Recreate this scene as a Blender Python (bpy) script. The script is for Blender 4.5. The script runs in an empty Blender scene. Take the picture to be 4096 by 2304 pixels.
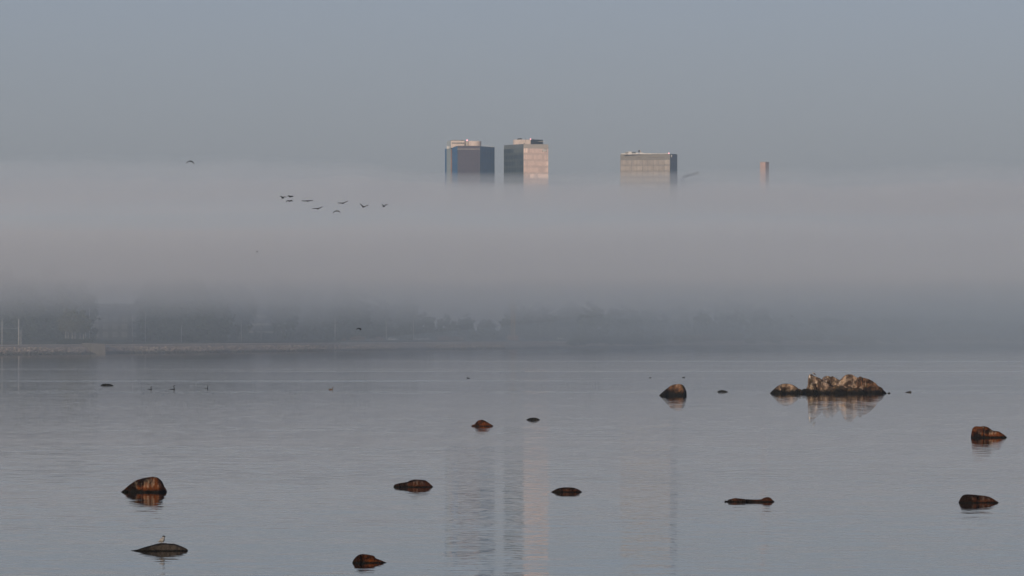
import bpy, bmesh, math, random
from mathutils import Vector, noise

random.seed(7)
S = bpy.context.scene
COL = S.collection
K = 4.26e-5            # radians per pixel of the 4096-wide photograph
HZ = 1335.0            # horizon row
EYE = 7.0              # camera height above the water
R = math.radians


# ------------------------------------------------------------------ placing
def at(px, py, Y):
    return Vector(((px - 2048) * K * Y, Y, EYE + (HZ - py) * K * Y))


def water_dist(py):
    return EYE / ((py - HZ) * K)


def crop(x0, y0, s, pts):
    return [(x0 + u * s, y0 + v * s) for u, v in pts]


# ------------------------------------------------------------------ objects
def tag(o, label=None, cat=None, group=None, kind=None):
    if label: o['label'] = label
    if cat: o['category'] = cat
    if group: o['group'] = group
    if kind: o['kind'] = kind
    return o


def link(name, bm, mat, parent=None, smooth=False, loc=None):
    me = bpy.data.meshes.new(name)
    bmesh.ops.recalc_face_normals(bm, faces=bm.faces)
    bm.to_mesh(me)
    bm.free()
    if smooth:
        for p in me.polygons: p.use_smooth = True
    if mat: me.materials.append(mat)
    o = bpy.data.objects.new(name, me)
    COL.objects.link(o)
    if loc is not None: o.location = loc
    if parent: o.parent = parent
    return o


def empty(name, loc, label, cat, group=None, rz=0.0):
    o = bpy.data.objects.new(name, None)
    COL.objects.link(o)
    o.location = loc
    o.rotation_euler.z = rz
    return tag(o, label, cat, group)


def copy_tree(root, loc, rz=0.0, scale=(1, 1, 1), label=None, group=None):
    c = root.copy()
    COL.objects.link(c)
    c.location, c.rotation_euler.z, c.scale = loc, rz, scale
    if label: c['label'] = label
    if group: c['group'] = group
    for ch in list(root.children):
        d = ch.copy()
        COL.objects.link(d)
        d.parent = c
        for g in list(ch.children):
            e = g.copy()
            COL.objects.link(e)
            e.parent = d
    return c


# ------------------------------------------------------------------ shapes
def box(bm, x0, x1, y0, y1, z0, z1):
    v = [bm.verts.new(p) for p in ((x0, y0, z0), (x1, y0, z0), (x1, y1, z0), (x0, y1, z0),
                                   (x0, y0, z1), (x1, y0, z1), (x1, y1, z1), (x0, y1, z1))]
    for f in ((0, 3, 2, 1), (4, 5, 6, 7), (0, 1, 5, 4), (1, 2, 6, 5), (2, 3, 7, 6), (3, 0, 4, 7)):
        bm.faces.new([v[i] for i in f])
    return bm


def prism(bm, pts, z0, z1):
    n = len(pts)
    a = [bm.verts.new((x, y, z0)) for x, y in pts]
    z1 = z1 if isinstance(z1, (list, tuple)) else [z1] * n
    b = [bm.verts.new((p[0], p[1], z1[i])) for i, p in enumerate(pts)]
    bm.faces.new(a[::-1])
    bm.faces.new(b)
    for i in range(n):
        j = (i + 1) % n
        bm.faces.new((a[i], a[j], b[j], b[i]))
    return bm


def rings(bm, secs, close=True):
    """secs: list of rings (equal point counts)."""
    vs = [[bm.verts.new(p) for p in r] for r in secs]
    n = len(vs[0])
    for a, b in zip(vs, vs[1:]):
        for i in range(n):
            j = (i + 1) % n
            bm.faces.new((a[i], a[j], b[j], b[i]))
    if close:
        bm.faces.new(vs[0][::-1])
        bm.faces.new(vs[-1])
    return bm


def tube(bm, path, rad, n=8, up=Vector((0, 0, 1))):
    path = [Vector(p) for p in path]
    if not isinstance(rad, (list, tuple)): rad = [rad] * len(path)
    secs = []
    for i, p in enumerate(path):
        t = (path[min(i + 1, len(path) - 1)] - path[max(i - 1, 0)]).normalized()
        u = up if abs(t.dot(up)) < 0.95 else Vector((0, 1, 0))
        s = t.cross(u).normalized()
        w = s.cross(t).normalized()
        r = rad[i]
        ra, rb = r if isinstance(r, (list, tuple)) else (r, r)
        secs.append([p + s * (math.cos(2 * math.pi * q / n) * ra) + w * (math.sin(2 * math.pi * q / n) * rb) for q in range(n)])
    return rings(bm, secs)


def fused(bm, voxel):
    """One continuous skin from overlapping closed shapes."""
    me = bpy.data.meshes.new('skin')
    bmesh.ops.recalc_face_normals(bm, faces=bm.faces)
    bm.to_mesh(me); bm.free()
    o = bpy.data.objects.new('skin', me)
    COL.objects.link(o)
    m = o.modifiers.new('r', 'REMESH'); m.mode = 'VOXEL'; m.voxel_size = voxel
    dg = bpy.context.evaluated_depsgraph_get()
    res = bpy.data.meshes.new_from_object(o.evaluated_get(dg))
    bpy.data.objects.remove(o)
    out = bmesh.new(); out.from_mesh(res)
    return out


# ------------------------------------------------------------------ materials
class N:
    def __init__(self, name):
        self.m = bpy.data.materials.new(name)
        self.m.use_nodes = True
        self.t = self.m.node_tree
        self.t.nodes.clear()
        self.out = self.t.nodes.new('ShaderNodeOutputMaterial')

    def n(self, typ, **kw):
        nd = self.t.nodes.new(typ)
        for k_, v in kw.items():
            if k_.startswith('i_'):
                key = k_[2:]
                key = int(key) if key.isdigit() else key.replace('_', ' ')
                s = nd.inputs[key]
                if hasattr(v, 'is_linked') or isinstance(v, bpy.types.NodeSocket): self.t.links.new(v, s)
                else: s.default_value = v
            else:
                setattr(nd, k_, v)
        return nd

    def math(self, op, a, b=None, clamp=False):
        nd = self.t.nodes.new('ShaderNodeMath'); nd.operation = op; nd.use_clamp = clamp
        for i, v in enumerate((a, b)):
            if v is None: continue
            if isinstance(v, bpy.types.NodeSocket): self.t.links.new(v, nd.inputs[i])
            else: nd.inputs[i].default_value = v
        return nd.outputs[0]

    def vmul(self, v, s):
        nd = self.t.nodes.new('ShaderNodeVectorMath'); nd.operation = 'MULTIPLY'
        self.t.links.new(v, nd.inputs[0]); nd.inputs[1].default_value = s
        return nd.outputs[0]

    def noise(self, vec, scale, detail=4.0, rough=0.55):
        nd = self.n('ShaderNodeTexNoise', i_Scale=scale, i_Detail=detail, i_Roughness=rough)
        if vec is not None: self.t.links.new(vec, nd.inputs['Vector'])
        return nd

    def ramp(self, fac, lo, hi):
        nd = self.n('ShaderNodeMapRange', i_0=fac, i_1=lo, i_2=hi, i_3=0.0, i_4=1.0)
        nd.interpolation_type = 'SMOOTHSTEP'
        return nd.outputs[0]

    def mix(self, fac, a, b):
        nd = self.t.nodes.new('ShaderNodeMix'); nd.data_type = 'RGBA'
        for sock, v in ((nd.inputs[0], fac), (nd.inputs[6], a), (nd.inputs[7], b)):
            if isinstance(v, bpy.types.NodeSocket): self.t.links.new(v, sock)
            elif isinstance(v, (int, float)): sock.default_value = v
            else: sock.default_value = (*v, 1.0)
        return nd.outputs[2]

    def surf(self, col, rough=0.8, spec=0.3, normal=None, metal=0.0):
        p = self.n('ShaderNodeBsdfPrincipled')
        if isinstance(col, bpy.types.NodeSocket): self.t.links.new(col, p.inputs['Base Color'])
        else: p.inputs['Base Color'].default_value = (*col, 1.0)
        if isinstance(rough, bpy.types.NodeSocket): self.t.links.new(rough, p.inputs['Roughness'])
        else: p.inputs['Roughness'].default_value = rough
        p.inputs['Specular IOR Level'].default_value = spec
        p.inputs['Metallic'].default_value = metal
        if normal: self.t.links.new(normal, p.inputs['Normal'])
        self.t.links.new(p.outputs[0], self.out.inputs['Surface'])
        return self.m


def plain(name, col, var=0.25, scale=1.0, rough=0.8, spec=0.3, metal=0.0):
    b = N(name)
    tc = b.n('ShaderNodeTexCoord')
    nz = b.noise(tc.outputs['Object'], scale, 5.0)
    lo = tuple(c * (1 - var) for c in col)
    hi = tuple(min(1, c * (1 + var)) for c in col)
    return b.surf(b.mix(b.ramp(nz.outputs[0], 0.3, 0.7), lo, hi), rough, spec, metal=metal)


def paned(name, lo, hi, rough=0.25, spec=0.5):
    """Facade panes: each pane carries its own tone."""
    b = N(name)
    at_ = b.n('ShaderNodeAttribute', attribute_name='tone')
    return b.surf(b.mix(at_.outputs['Fac'], lo, hi), rough, spec)


def rock_mat(name, dark, light, guano=0.0, algae=0.1, gcol=(0.55, 0.46, 0.40), moss=0.0, unit=1.0):
    b = N(name)
    tc = b.n('ShaderNodeTexCoord')
    ob = tc.outputs['Object']
    big = b.noise(ob, 1.3 / unit, 6.0, 0.62)
    fin = b.noise(ob, 9.0 / unit, 6.0, 0.65)
    col = b.mix(b.ramp(big.outputs[0], 0.42, 0.60), dark, light)
    col = b.mix(b.math('MULTIPLY', b.ramp(fin.outputs[0], 0.45, 0.72), 0.4), col, tuple(c * 0.35 for c in dark))
    sep = b.n('ShaderNodeSeparateXYZ', i_0=ob)
    if moss > 0:
        mn = b.noise(ob, 2.1 / unit, 4.0)
        col = b.mix(b.math('MULTIPLY', b.ramp(mn.outputs[0], 0.55, 0.66), moss), col, (0.05, 0.045, 0.012))
    if guano > 0:
        st = b.noise(b.vmul(ob, (5.5 / unit, 2.0 / unit, 0.8 / unit)), 1.0, 5.0, 0.7)
        pat = b.noise(ob, 0.9 / unit, 3.0)
        g = b.math('MULTIPLY', b.ramp(st.outputs[0], 0.50, 0.68), b.ramp(pat.outputs[0], 0.42 - 0.1 * guano, 0.6))
        hh = b.ramp(sep.outputs[2], algae, algae * 2.2 + 0.05)
        g = b.math('MULTIPLY', b.math('MULTIPLY', g, hh), min(1.0, guano))
        col = b.mix(g, col, gcol)
    mid = b.noise(ob, 3.2 / unit, 5.0, 0.65)
    edge = b.math('ADD', sep.outputs[2], b.math('MULTIPLY', b.math('SUBTRACT', mid.outputs[0], 0.5), algae * 1.8))
    wet = b.ramp(edge, algae * 0.35, algae * 1.5)
    col = b.mix(wet, (0.007, 0.006, 0.005), col)
    cr = b.noise(b.vmul(ob, (1.0, 1.0, 0.35)), 4.0 / unit, 6.0, 0.7)
    cr.inputs['Distortion'].default_value = 0.6
    crack = b.math('MULTIPLY', b.ramp(b.math('ABSOLUTE', b.math('SUBTRACT', cr.outputs[0], 0.5)), 0.05, 0.0), 0.35)
    col = b.mix(crack, col, tuple(c * 0.25 for c in dark))
    hgt = b.math('ADD', b.math('MULTIPLY', cr.outputs[0], 1.2), fin.outputs[0])
    bp = b.n('ShaderNodeBump', i_Strength=0.9, i_Distance=0.12 * unit, i_Height=hgt)
    return b.surf(col, 0.8, 0.06, bp.outputs[0])


def volume_mat(name, density, col, g):
    b = N(name)
    v = b.n('ShaderNodeVolumePrincipled')
    v.inputs['Color'].default_value = (*col, 1.0)
    v.inputs['Density'].default_value = density
    v.inputs['Anisotropy'].default_value = g
    b.t.links.new(v.outputs[0], b.out.inputs['Volume'])
    return b.m


# ------------------------------------------------------------------ light, sky, camera
SUN_EL, SUN_AZ = 9.0, 20.0        # degrees; azimuth: how far to the left of straight behind the camera
world = bpy.data.worlds.new('World')
S.world = world
world.use_nodes = True
wt = world.node_tree
bg = wt.nodes['Background']
sky = wt.nodes.new('ShaderNodeTexSky')
sky.sky_type = 'NISHITA'
sky.sun_disc = False
sky.sun_elevation = R(SUN_EL)
sky.sun_rotation = R(180 + SUN_AZ)
sky.altitude = 0
sky.air_density = 1.0
sky.dust_density = 0.9
sky.ozone_density = 3.0
hs = wt.nodes.new('ShaderNodeHueSaturation')
hs.inputs['Saturation'].default_value = 0.60
wt.links.new(sky.outputs[0], hs.inputs['Color'])
tint = wt.nodes.new('ShaderNodeMix'); tint.data_type = 'RGBA'; tint.blend_type = 'MULTIPLY'
tint.inputs[0].default_value = 1.0
tint.inputs[7].default_value = (0.71, 0.69, 0.89, 1.0)     # cool white balance of the photograph
wt.links.new(hs.outputs[0], tint.inputs[6])
wt.links.new(tint.outputs[2], bg.inputs[0])
bg.inputs[1].default_value = 0.12

sd = bpy.data.lights.new('sun', 'SUN')
sd.energy = 3.65
sd.angle = R(0.5)
sd.color = (1.0, 0.85, 0.62)
sun = bpy.data.objects.new('sun', sd)
COL.objects.link(sun)
sdir = Vector((-math.sin(R(SUN_AZ)) * math.cos(R(SUN_EL)), -math.cos(R(SUN_AZ)) * math.cos(R(SUN_EL)), math.sin(R(SUN_EL))))
sun.rotation_euler = sdir.to_track_quat('Z', 'Y').to_euler()
sun.location = sdir * 50 + Vector((0, 0, 20))

cd = bpy.data.cameras.new('camera')
cd.sensor_width = 36.0
cd.lens = 18.0 / (2048 * K)
cd.shift_y = (HZ - 1152.0) / 4096.0
cd.clip_start = 1.0
cd.clip_end = 40000.0
cam = bpy.data.objects.new('camera', cd)
COL.objects.link(cam)
cam.location = (0, 0, EYE)
cam.rotation_euler = (R(90), 0, 0)
S.camera = cam

S.view_settings.view_transform = 'Standard'
S.view_settings.look = 'None'
S.view_settings.gamma = 1.0
S.view_settings.exposure = 0.0
S.view_settings.use_curve_mapping = False
S.render.engine = 'CYCLES'
S.cycles.volume_bounces = 2
S.cycles.max_bounces = 8
S.cycles.use_denoising = True
S.cycles.sample_clamp_indirect = 4.0

# ------------------------------------------------------------------ shore line
SHORE_PX = [(0, 1422), (460, 1416), (860, 1412), (1300, 1405), (1750, 1400), (2240, 1394.6), (2700, 1389.5),
            (3300, 1386), (3700, 1382), (4096, 1380)]
SH = [(((px - 2048) * K * water_dist(py)), water_dist(py)) for px, py in SHORE_PX]
SHX = [(-2600, 700), (-900, 1000), (-330, 1450), (-215, 1700)] + SH + [(520, 3900), (1200, 4200), (2800, 4500)]


def dens(line, step):
    out = []
    for (x0, y0), (x1, y1) in zip(line, line[1:]):
        n = max(1, int(math.hypot(x1 - x0, y1 - y0) / step))
        for i in range(n):
            t = i / n
            out.append((x0 + (x1 - x0) * t, y0 + (y1 - y0) * t))
    out.append(line[-1])
    return out


SHD = dens(SHX, 25.0)
SHD = [(x + 2.5 * noise.noise(Vector((x * 0.02, y * 0.011, 0))), y) for x, y in SHD]


def shore_y(px):
    for (a, ya), (b, yb) in zip(SHORE_PX, SHORE_PX[1:]):
        if a <= px <= b:
            return water_dist(ya + (yb - ya) * (px - a) / (b - a))
    return water_dist(SHORE_PX[0][1] if px < 0 else SHORE_PX[-1][1])


def shore_y_at_x(X):
    if X <= SHX[0][0]: return SHX[0][1]
    for (a, ya), (b, yb) in zip(SHX, SHX[1:]):
        if a <= X <= b: return ya + (yb - ya) * (X - a) / (b - a)
    return SHX[-1][1]


def inland(X, Y):
    """Distance of a point behind the shore line."""
    best = 1e9
    for (a, ya), (b, yb) in zip(SHX, SHX[1:]):
        dx, dy = b - a, yb - ya
        t = max(0, min(1, ((X - a) * dx + (Y - ya) * dy) / (dx * dx + dy * dy)))
        best = min(best, math.hypot(X - a - t * dx, Y - ya - t * dy))
    return best


PROFILE = [(-5, -1.6), (0, -0.05), (2.0, 0.9), (4.5, 2.1), (6.5, 2.7), (9, 3.2), (13, 3.35), (30, 3.8), (60, 4.6), (140, 5.0)]


def ground_z(X, Y):
    d = inland(X, Y)
    for (a, za), (b, zb) in zip(PROFILE, PROFILE[1:]):
        if d <= b: return za + (zb - za) * (d - a) / (b - a)
    return PROFILE[-1][1]


def stand(px, base_py, far=140.0):
    """Point on the land along photo column px whose foot shows nearest to row base_py."""
    y0 = shore_y(px)
    best = None
    d = 24.0
    while d < far:
        Y = y0 + d
        X = (px - 2048) * K * Y
        z = ground_z(X, Y)
        py = HZ - (z - EYE) / (K * Y)
        e = abs(py - base_py)
        if best is None or e < best[0] - 1e-6: best = (e, Vector((X, Y, z)))
        d += 8.0
    return best[1]


def offset_rows(line, offs):
    pts = []
    for i, (x, y) in enumerate(line):
        a, b = line[max(i - 1, 0)], line[min(i + 1, len(line) - 1)]
        tx, ty = b[0] - a[0], b[1] - a[1]
        L = math.hypot(tx, ty)
        pts.append((-ty / L, tx / L))
    return [[(x + nx * o, y + ny * o) for (x, y), (nx, ny) in zip(line, pts)] for o in offs]


def strip_mesh(bm, rows):
    vs = [[bm.verts.new(p) for p in r] for r in rows]
    for a, b in zip(vs, vs[1:]):
        for i in range(len(a) - 1):
            bm.faces.new((a[i], a[i + 1], b[i + 1], b[i]))
    return bm


def land_rows(i0, i1, jit=0.0):
    offs = [p[0] for p in PROFILE[i0:i1]]
    rows = offset_rows(SHD, offs)
    return [[(x, y, PROFILE[i0 + k][1] + jit * noise.noise(Vector((x * 0.15, y * 0.05, k)))) for x, y in r] for k, r in enumerate(rows)]


def wet_foot(b, col, lo, hi):
    g_ = b.n('ShaderNodeNewGeometry')
    z_ = b.n('ShaderNodeSeparateXYZ', i_0=g_.outputs['Position']).outputs[2]
    nz = b.noise(b.vmul(g_.outputs['Position'], (0.12, 0.04, 0.3)), 1.0, 4.0)
    z_ = b.math('ADD', z_, b.math('MULTIPLY', b.math('SUBTRACT', nz.outputs[0], 0.5), 1.6))
    return b.mix(b.ramp(z_, lo, hi), (0.12, 0.105, 0.09), col)


b = N('slope_stone')
tc = b.n('ShaderNodeTexCoord')
M_slope = b.surf(wet_foot(b, b.mix(b.ramp(b.noise(tc.outputs['Object'], 0.35, 5.0).outputs[0], 0.3, 0.7), (0.26, 0.205, 0.16), (0.5, 0.39, 0.30)), 0.4, 1.4), 0.9, 0.2)
M_sand = plain('sand', (0.62, 0.48, 0.35), 0.2, 0.12, 0.95)
M_grass = plain('dry_grass', (0.085, 0.08, 0.045), 0.35, 0.05, 0.95)
bm = bmesh.new(); strip_mesh(bm, land_rows(0, 6, 0.25))
tag(link('shore', bm, M_slope), kind='structure')
rows = land_rows(5, 7)
for r in rows:
    for i, p in enumerate(r): r[i] = (p[0], p[1], p[2] + 0.03)
bm = bmesh.new(); strip_mesh(bm, rows)
tag(link('path', bm, M_sand), kind='structure')
rows = land_rows(6, len(PROFILE))
rows.append([(x * 2.2 - 300, 12000.0, 6.0) for x, y in SHD])
bm = bmesh.new(); strip_mesh(bm, rows)
tag(link('ground', bm, M_grass), kind='structure')

# ------------------------------------------------------------------ water
b = N('sea_water')
geo = b.n('ShaderNodeNewGeometry')
pos = geo.outputs['Position']
sepw = b.n('ShaderNodeSeparateXYZ', i_0=pos)


def slope(scale, amp, detail=2.0):
    nz = b.noise(b.vmul(pos, scale), 1.0, detail, 0.5)
    sb = b.n('ShaderNodeVectorMath', operation='SUBTRACT')
    b.t.links.new(nz.outputs['Color'], sb.inputs[0]); sb.inputs[1].default_value = (0.5, 0.5, 0.5)
    sc = b.n('ShaderNodeVectorMath', operation='MULTIPLY')
    b.t.links.new(sb.outputs[0], sc.inputs[0]); sc.inputs[1].default_value = amp
    return sc.outputs[0]


def vadd(u, v):
    a_ = b.n('ShaderNodeVectorMath', operation='ADD')
    b.t.links.new(u, a_.inputs[0]); b.t.links.new(v, a_.inputs[1])
    return a_.outputs[0]


patch = b.noise(b.vmul(pos, (0.004, 0.022, 0.0)), 1.0, 4.0, 0.6)
amp = b.n('ShaderNodeMapRange', i_0=b.ramp(patch.outputs[0], 0.36, 0.64), i_1=0.0, i_2=1.0, i_3=0.75, i_4=1.2).outputs[0]
far_ = b.ramp(sepw.outputs[1], 420.0, 800.0)
lane = b.noise(b.vmul(pos, (0.0016, 0.0135, 0.0)), 1.0, 3.0, 0.55)
lane_ = b.math('MULTIPLY', b.math('MULTIPLY', b.ramp(lane.outputs[0], 0.50, 0.66), far_), 1.0)
amp = b.math('ADD', amp, lane_)
amp = b.math('ADD', amp, b.math('MULTIPLY', b.ramp(sepw.outputs[1], 420.0, 2200.0), 1.0))
lw = b.noise(b.vmul(pos, (0.006, 0.004, 0.0)), 1.0, 3.0, 0.6)
ly = b.math('ADD', sepw.outputs[1], b.math('MULTIPLY', b.math('SUBTRACT', lw.outputs[0], 0.5), 60.0))
for yc, hw, xa, xb, k_ in ((872.0, 26.0, -400.0, 10.0, 2.2), (1085.0, 24.0, -60.0, 130.0, 1.6), (1480.0, 45.0, -40.0, 400.0, 1.6), (730.0, 10.0, 10.0, 300.0, 0.8)):
    d_ = b.math('ABSOLUTE', b.math('SUBTRACT', ly, yc))
    m_ = b.math('MULTIPLY', b.ramp(d_, hw, hw * 0.35), b.math('MULTIPLY', b.ramp(sepw.outputs[0], xa - 25, xa + 25), b.ramp(sepw.outputs[0], xb + 25, xb - 25)))
    amp = b.math('ADD', amp, b.math('MULTIPLY', m_, k_))     # wind lanes
w = vadd(slope((0.9, 2.6, 0.0), (0.040, 0.050, 0.0)), slope((0.06, 0.26, 0.0), (0.004, 0.012, 0.0), 3.0))
sc_ = b.n('ShaderNodeVectorMath', operation='SCALE')
b.t.links.new(w, sc_.inputs[0]); b.t.links.new(amp, sc_.inputs['Scale'])
sl = b.n('ShaderNodeSeparateXYZ', i_0=sc_.outputs[0])      # far off only the wave sides that face the viewer show
away = b.math('MULTIPLY', b.ramp(sepw.outputs[1], 300.0, 1300.0), b.math('SUBTRACT', b.math('MULTIPLY', b.math('ABSOLUTE', sl.outputs[1]), -1.0), sl.outputs[1]))
cv = b.n('ShaderNodeCombineXYZ', i_0=sl.outputs[0], i_1=b.math('ADD', sl.outputs[1], away))
up_ = b.n('ShaderNodeVectorMath', operation='ADD'); b.t.links.new(cv.outputs[0], up_.inputs[0]); up_.inputs[1].default_value = (0, 0, 1)
nrm = b.n('ShaderNodeVectorMath', operation='NORMALIZE'); b.t.links.new(up_.outputs[0], nrm.inputs[0])
M_water = b.surf((0.012, 0.018, 0.022), 0.0, 0.5, nrm.outputs[0])
for nd in b.t.nodes:
    if nd.type == 'BSDF_PRINCIPLED': nd.inputs['IOR'].default_value = 1.333
bm = bmesh.new()
q = [bm.verts.new(p) for p in ((-6000, -400, 0), (6000, -400, 0), (6000, 9000, 0), (-6000, 9000, 0))]
bm.faces.new(q)
tag(link('water', bm, M_water), kind='structure')

# ------------------------------------------------------------------ haze and fog
HAZE_D = 0.75e-4
bm = bmesh.new(); box(bm, -2500, 2500, -300, 8500, -2.6, 190)
hz = tag(link('haze', bm, volume_mat('haze_air', HAZE_D, (0.70, 0.86, 1.0), 0.1)), 'thin blue grey morning haze over the whole bay', 'haze', kind='stuff')


def fog_body(name, cols, prof, mat, label, cat):
    """prof(X) -> closed (Y, Z) outline of the fog at that X."""
    bm = bmesh.new()
    secs = []
    for X in cols:
        secs.append([(X, Y, Z) for Y, Z in prof(X)])
    rings(bm, secs)
    bmesh.ops.triangulate(bm, faces=bm.faces)
    return tag(link(name, bm, mat), label, cat, kind='stuff')


TOWY = 4600.0


def ang(Y, e): return EYE + e * Y


def wob(X, Y, s, a): return a * noise.fractal(Vector((X * s, Y * s * 0.5, 3.7)), 1.0, 2.0, 3)


def ysx(X): return max(1750.0, min(3600.0, shore_y_at_x(X)))


def bump(X, k_):
    """Slow humps along the top of the fog."""
    k_ *= 1.0 - 0.75 * math.exp(-((X - 30.0) / 130.0) ** 2)
    return k_ * (7.0 * noise.noise(Vector((X * 0.0075, 1.3, 8.0))) + 4.0 * noise.noise(Vector((X * 0.021, 5.1, 2.0))) + 2.0 * noise.noise(Vector((X * 0.06, 2.2, 4.0))))


def left_(X): return max(0.0, min(1.0, (-40 - X) / 160))


def shell(X):
    ys = ysx(X)
    r = max(0.0, min(1.0, (X + 150) / 470))
    P = [(ys + 200, 20.0), (7100, 20.0), (7100, 70.0), (5900, 105.0),
         (4500, ang(4500, 0.0271 + 0.0027 * left_(X) + 0.0012 * r) + bump(X, 0.9))]
    for t in (0.8, 0.55, 0.25):
        Y = ys + (4500 - ys) * t
        P.append((Y, ang(Y, 0.0178 + 0.0090 * t ** 2.0) + wob(X + 900, Y, 0.006, 4.0)))
    P.append((ys + 100, ang(ys + 100, 0.0176)))
    return P


def bank(X):
    ys = ysx(X)
    r = max(0.0, min(1.0, (X + 150) / 470))       # 0 at the left of the picture, 1 at the right
    nose = ys - 560 - 390 * r
    w_ = 1 + wob(X, 0, 0.012, 0.02)
    P = [(nose, ang(nose, 0.0095)),
         (ys - 330 - 120 * r, ang(ys - 330 - 120 * r, 0.0074 - 0.0024 * r)),
         (ys, ang(ys, 0.0046 - 0.0026 * r)),
         (ys + 350, 9.0), (ys + 650, 2.0), (7000, 2.0), (7000, 60.0), (5400, 105.0),
         (4450, ang(4450, 0.0260 + 0.0006 * left_(X) - 0.0004 * r) + bump(X, 0.9))]
    for t in (0.75, 0.5, 0.25):
        Y = ys + (4450 - ys) * t
        P.append((Y, ang(Y, 0.0180 + 0.0078 * t ** 2.4) + wob(X, Y, 0.006, 4.0)))
    P.append((ys, ang(ys, 0.0175)))
    P.append((ys - 330, ang(ys - 330, 0.0145)))
    return P


def veil(X):
    ys = ysx(X)
    r = max(0.0, min(1.0, (X + 150) / 470))
    nose = ys - 900 - 700 * r
    P = [(nose, ang(nose, 0.0060)), (ys - 480 - 440 * r, -0.9), (ys - 260 - 240 * r, -1.0), (7200, -1.0), (7200, 60.0), (5600, 118.0),
         (4520, ang(4520, 0.0272 + 0.0034 * left_(X) + 0.0016 * r) + bump(X, 0.8))]
    for t in (0.7, 0.35):
        Y = ys + (4500 - ys) * t
        P.append((Y, ang(Y, 0.0190 + 0.0074 * t ** 1.6) + wob(X, Y, 0.006, 3.0)))
    P.append((ys, ang(ys, 0.020)))
    P.append((ys - 500, ang(ys - 500, 0.0145)))
    return P


FCOLS = [-2300, -1200, -700, -450] + list(range(-340, 460, 10)) + [600, 900, 1400, 2300]
fog_body('fog_bank', FCOLS, bank, volume_mat('fog_bank_air', 0.0040, (0.97, 0.962, 0.97), 0.1),
         'low pale fog bank lying over the far shore with its top below the towers', 'fog')
fog_body('fog_bank', FCOLS, shell, volume_mat('fog_edge_air', 0.0017, (0.95, 0.96, 0.975), 0.1),
         'thinner upper edge of the fog bank fading into the sky around the tower feet', 'fog')
fog_body('mist', FCOLS, veil, volume_mat('mist_air', 0.0009, (0.82, 0.93, 1.0), 0.1),
         'thin mist around the edges of the fog bank', 'mist')



def low_mist(X):
    ys = ysx(X)
    r = max(0.0, min(1.0, (X + 70) / 260))
    top = 4.0 + 26.0 * r
    return [(ys - 200 - 900 * r, -1.1), (ys + 900, -1.2), (ys + 900, top), (ys - 150, top), (ys - 190 - 600 * r, 2.0 + 0.4 * top)]


fog_body('mist', [-70, -40] + list(range(-10, 460, 30)) + [700, 1500, 2300], low_mist, volume_mat('low_mist_air', 0.0007, (0.82, 0.93, 1.0), 0.1),
         'thin mist hugging the water along the right hand shore', 'mist')

# ------------------------------------------------------------------ rocks
def smooth_profile(pts, n):
    xs = [p[0] for p in pts]
    zs = [p[1] for p in pts]
    L = [0.0]
    for i in range(1, len(pts)):
        L.append(L[-1] + abs(xs[i] - xs[i - 1]) + 0.3 * abs(zs[i] - zs[i - 1]))
    out = []
    for q in range(n):
        s = L[-1] * q / (n - 1)
        i = 0
        while i < len(L) - 2 and L[i + 1] < s: i += 1
        t = (s - L[i]) / max(1e-9, L[i + 1] - L[i])

        def cr(v):
            a, b_, c, d = v[max(i - 1, 0)], v[i], v[i + 1], v[min(i + 2, len(v) - 1)]
            return 0.5 * ((2 * b_) + (-a + c) * t + (2 * a - 5 * b_ + 4 * c - d) * t * t + (-a + 3 * b_ - 3 * c + d) * t ** 3)
        out.append((cr(xs), cr(zs)))
    return out


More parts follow.
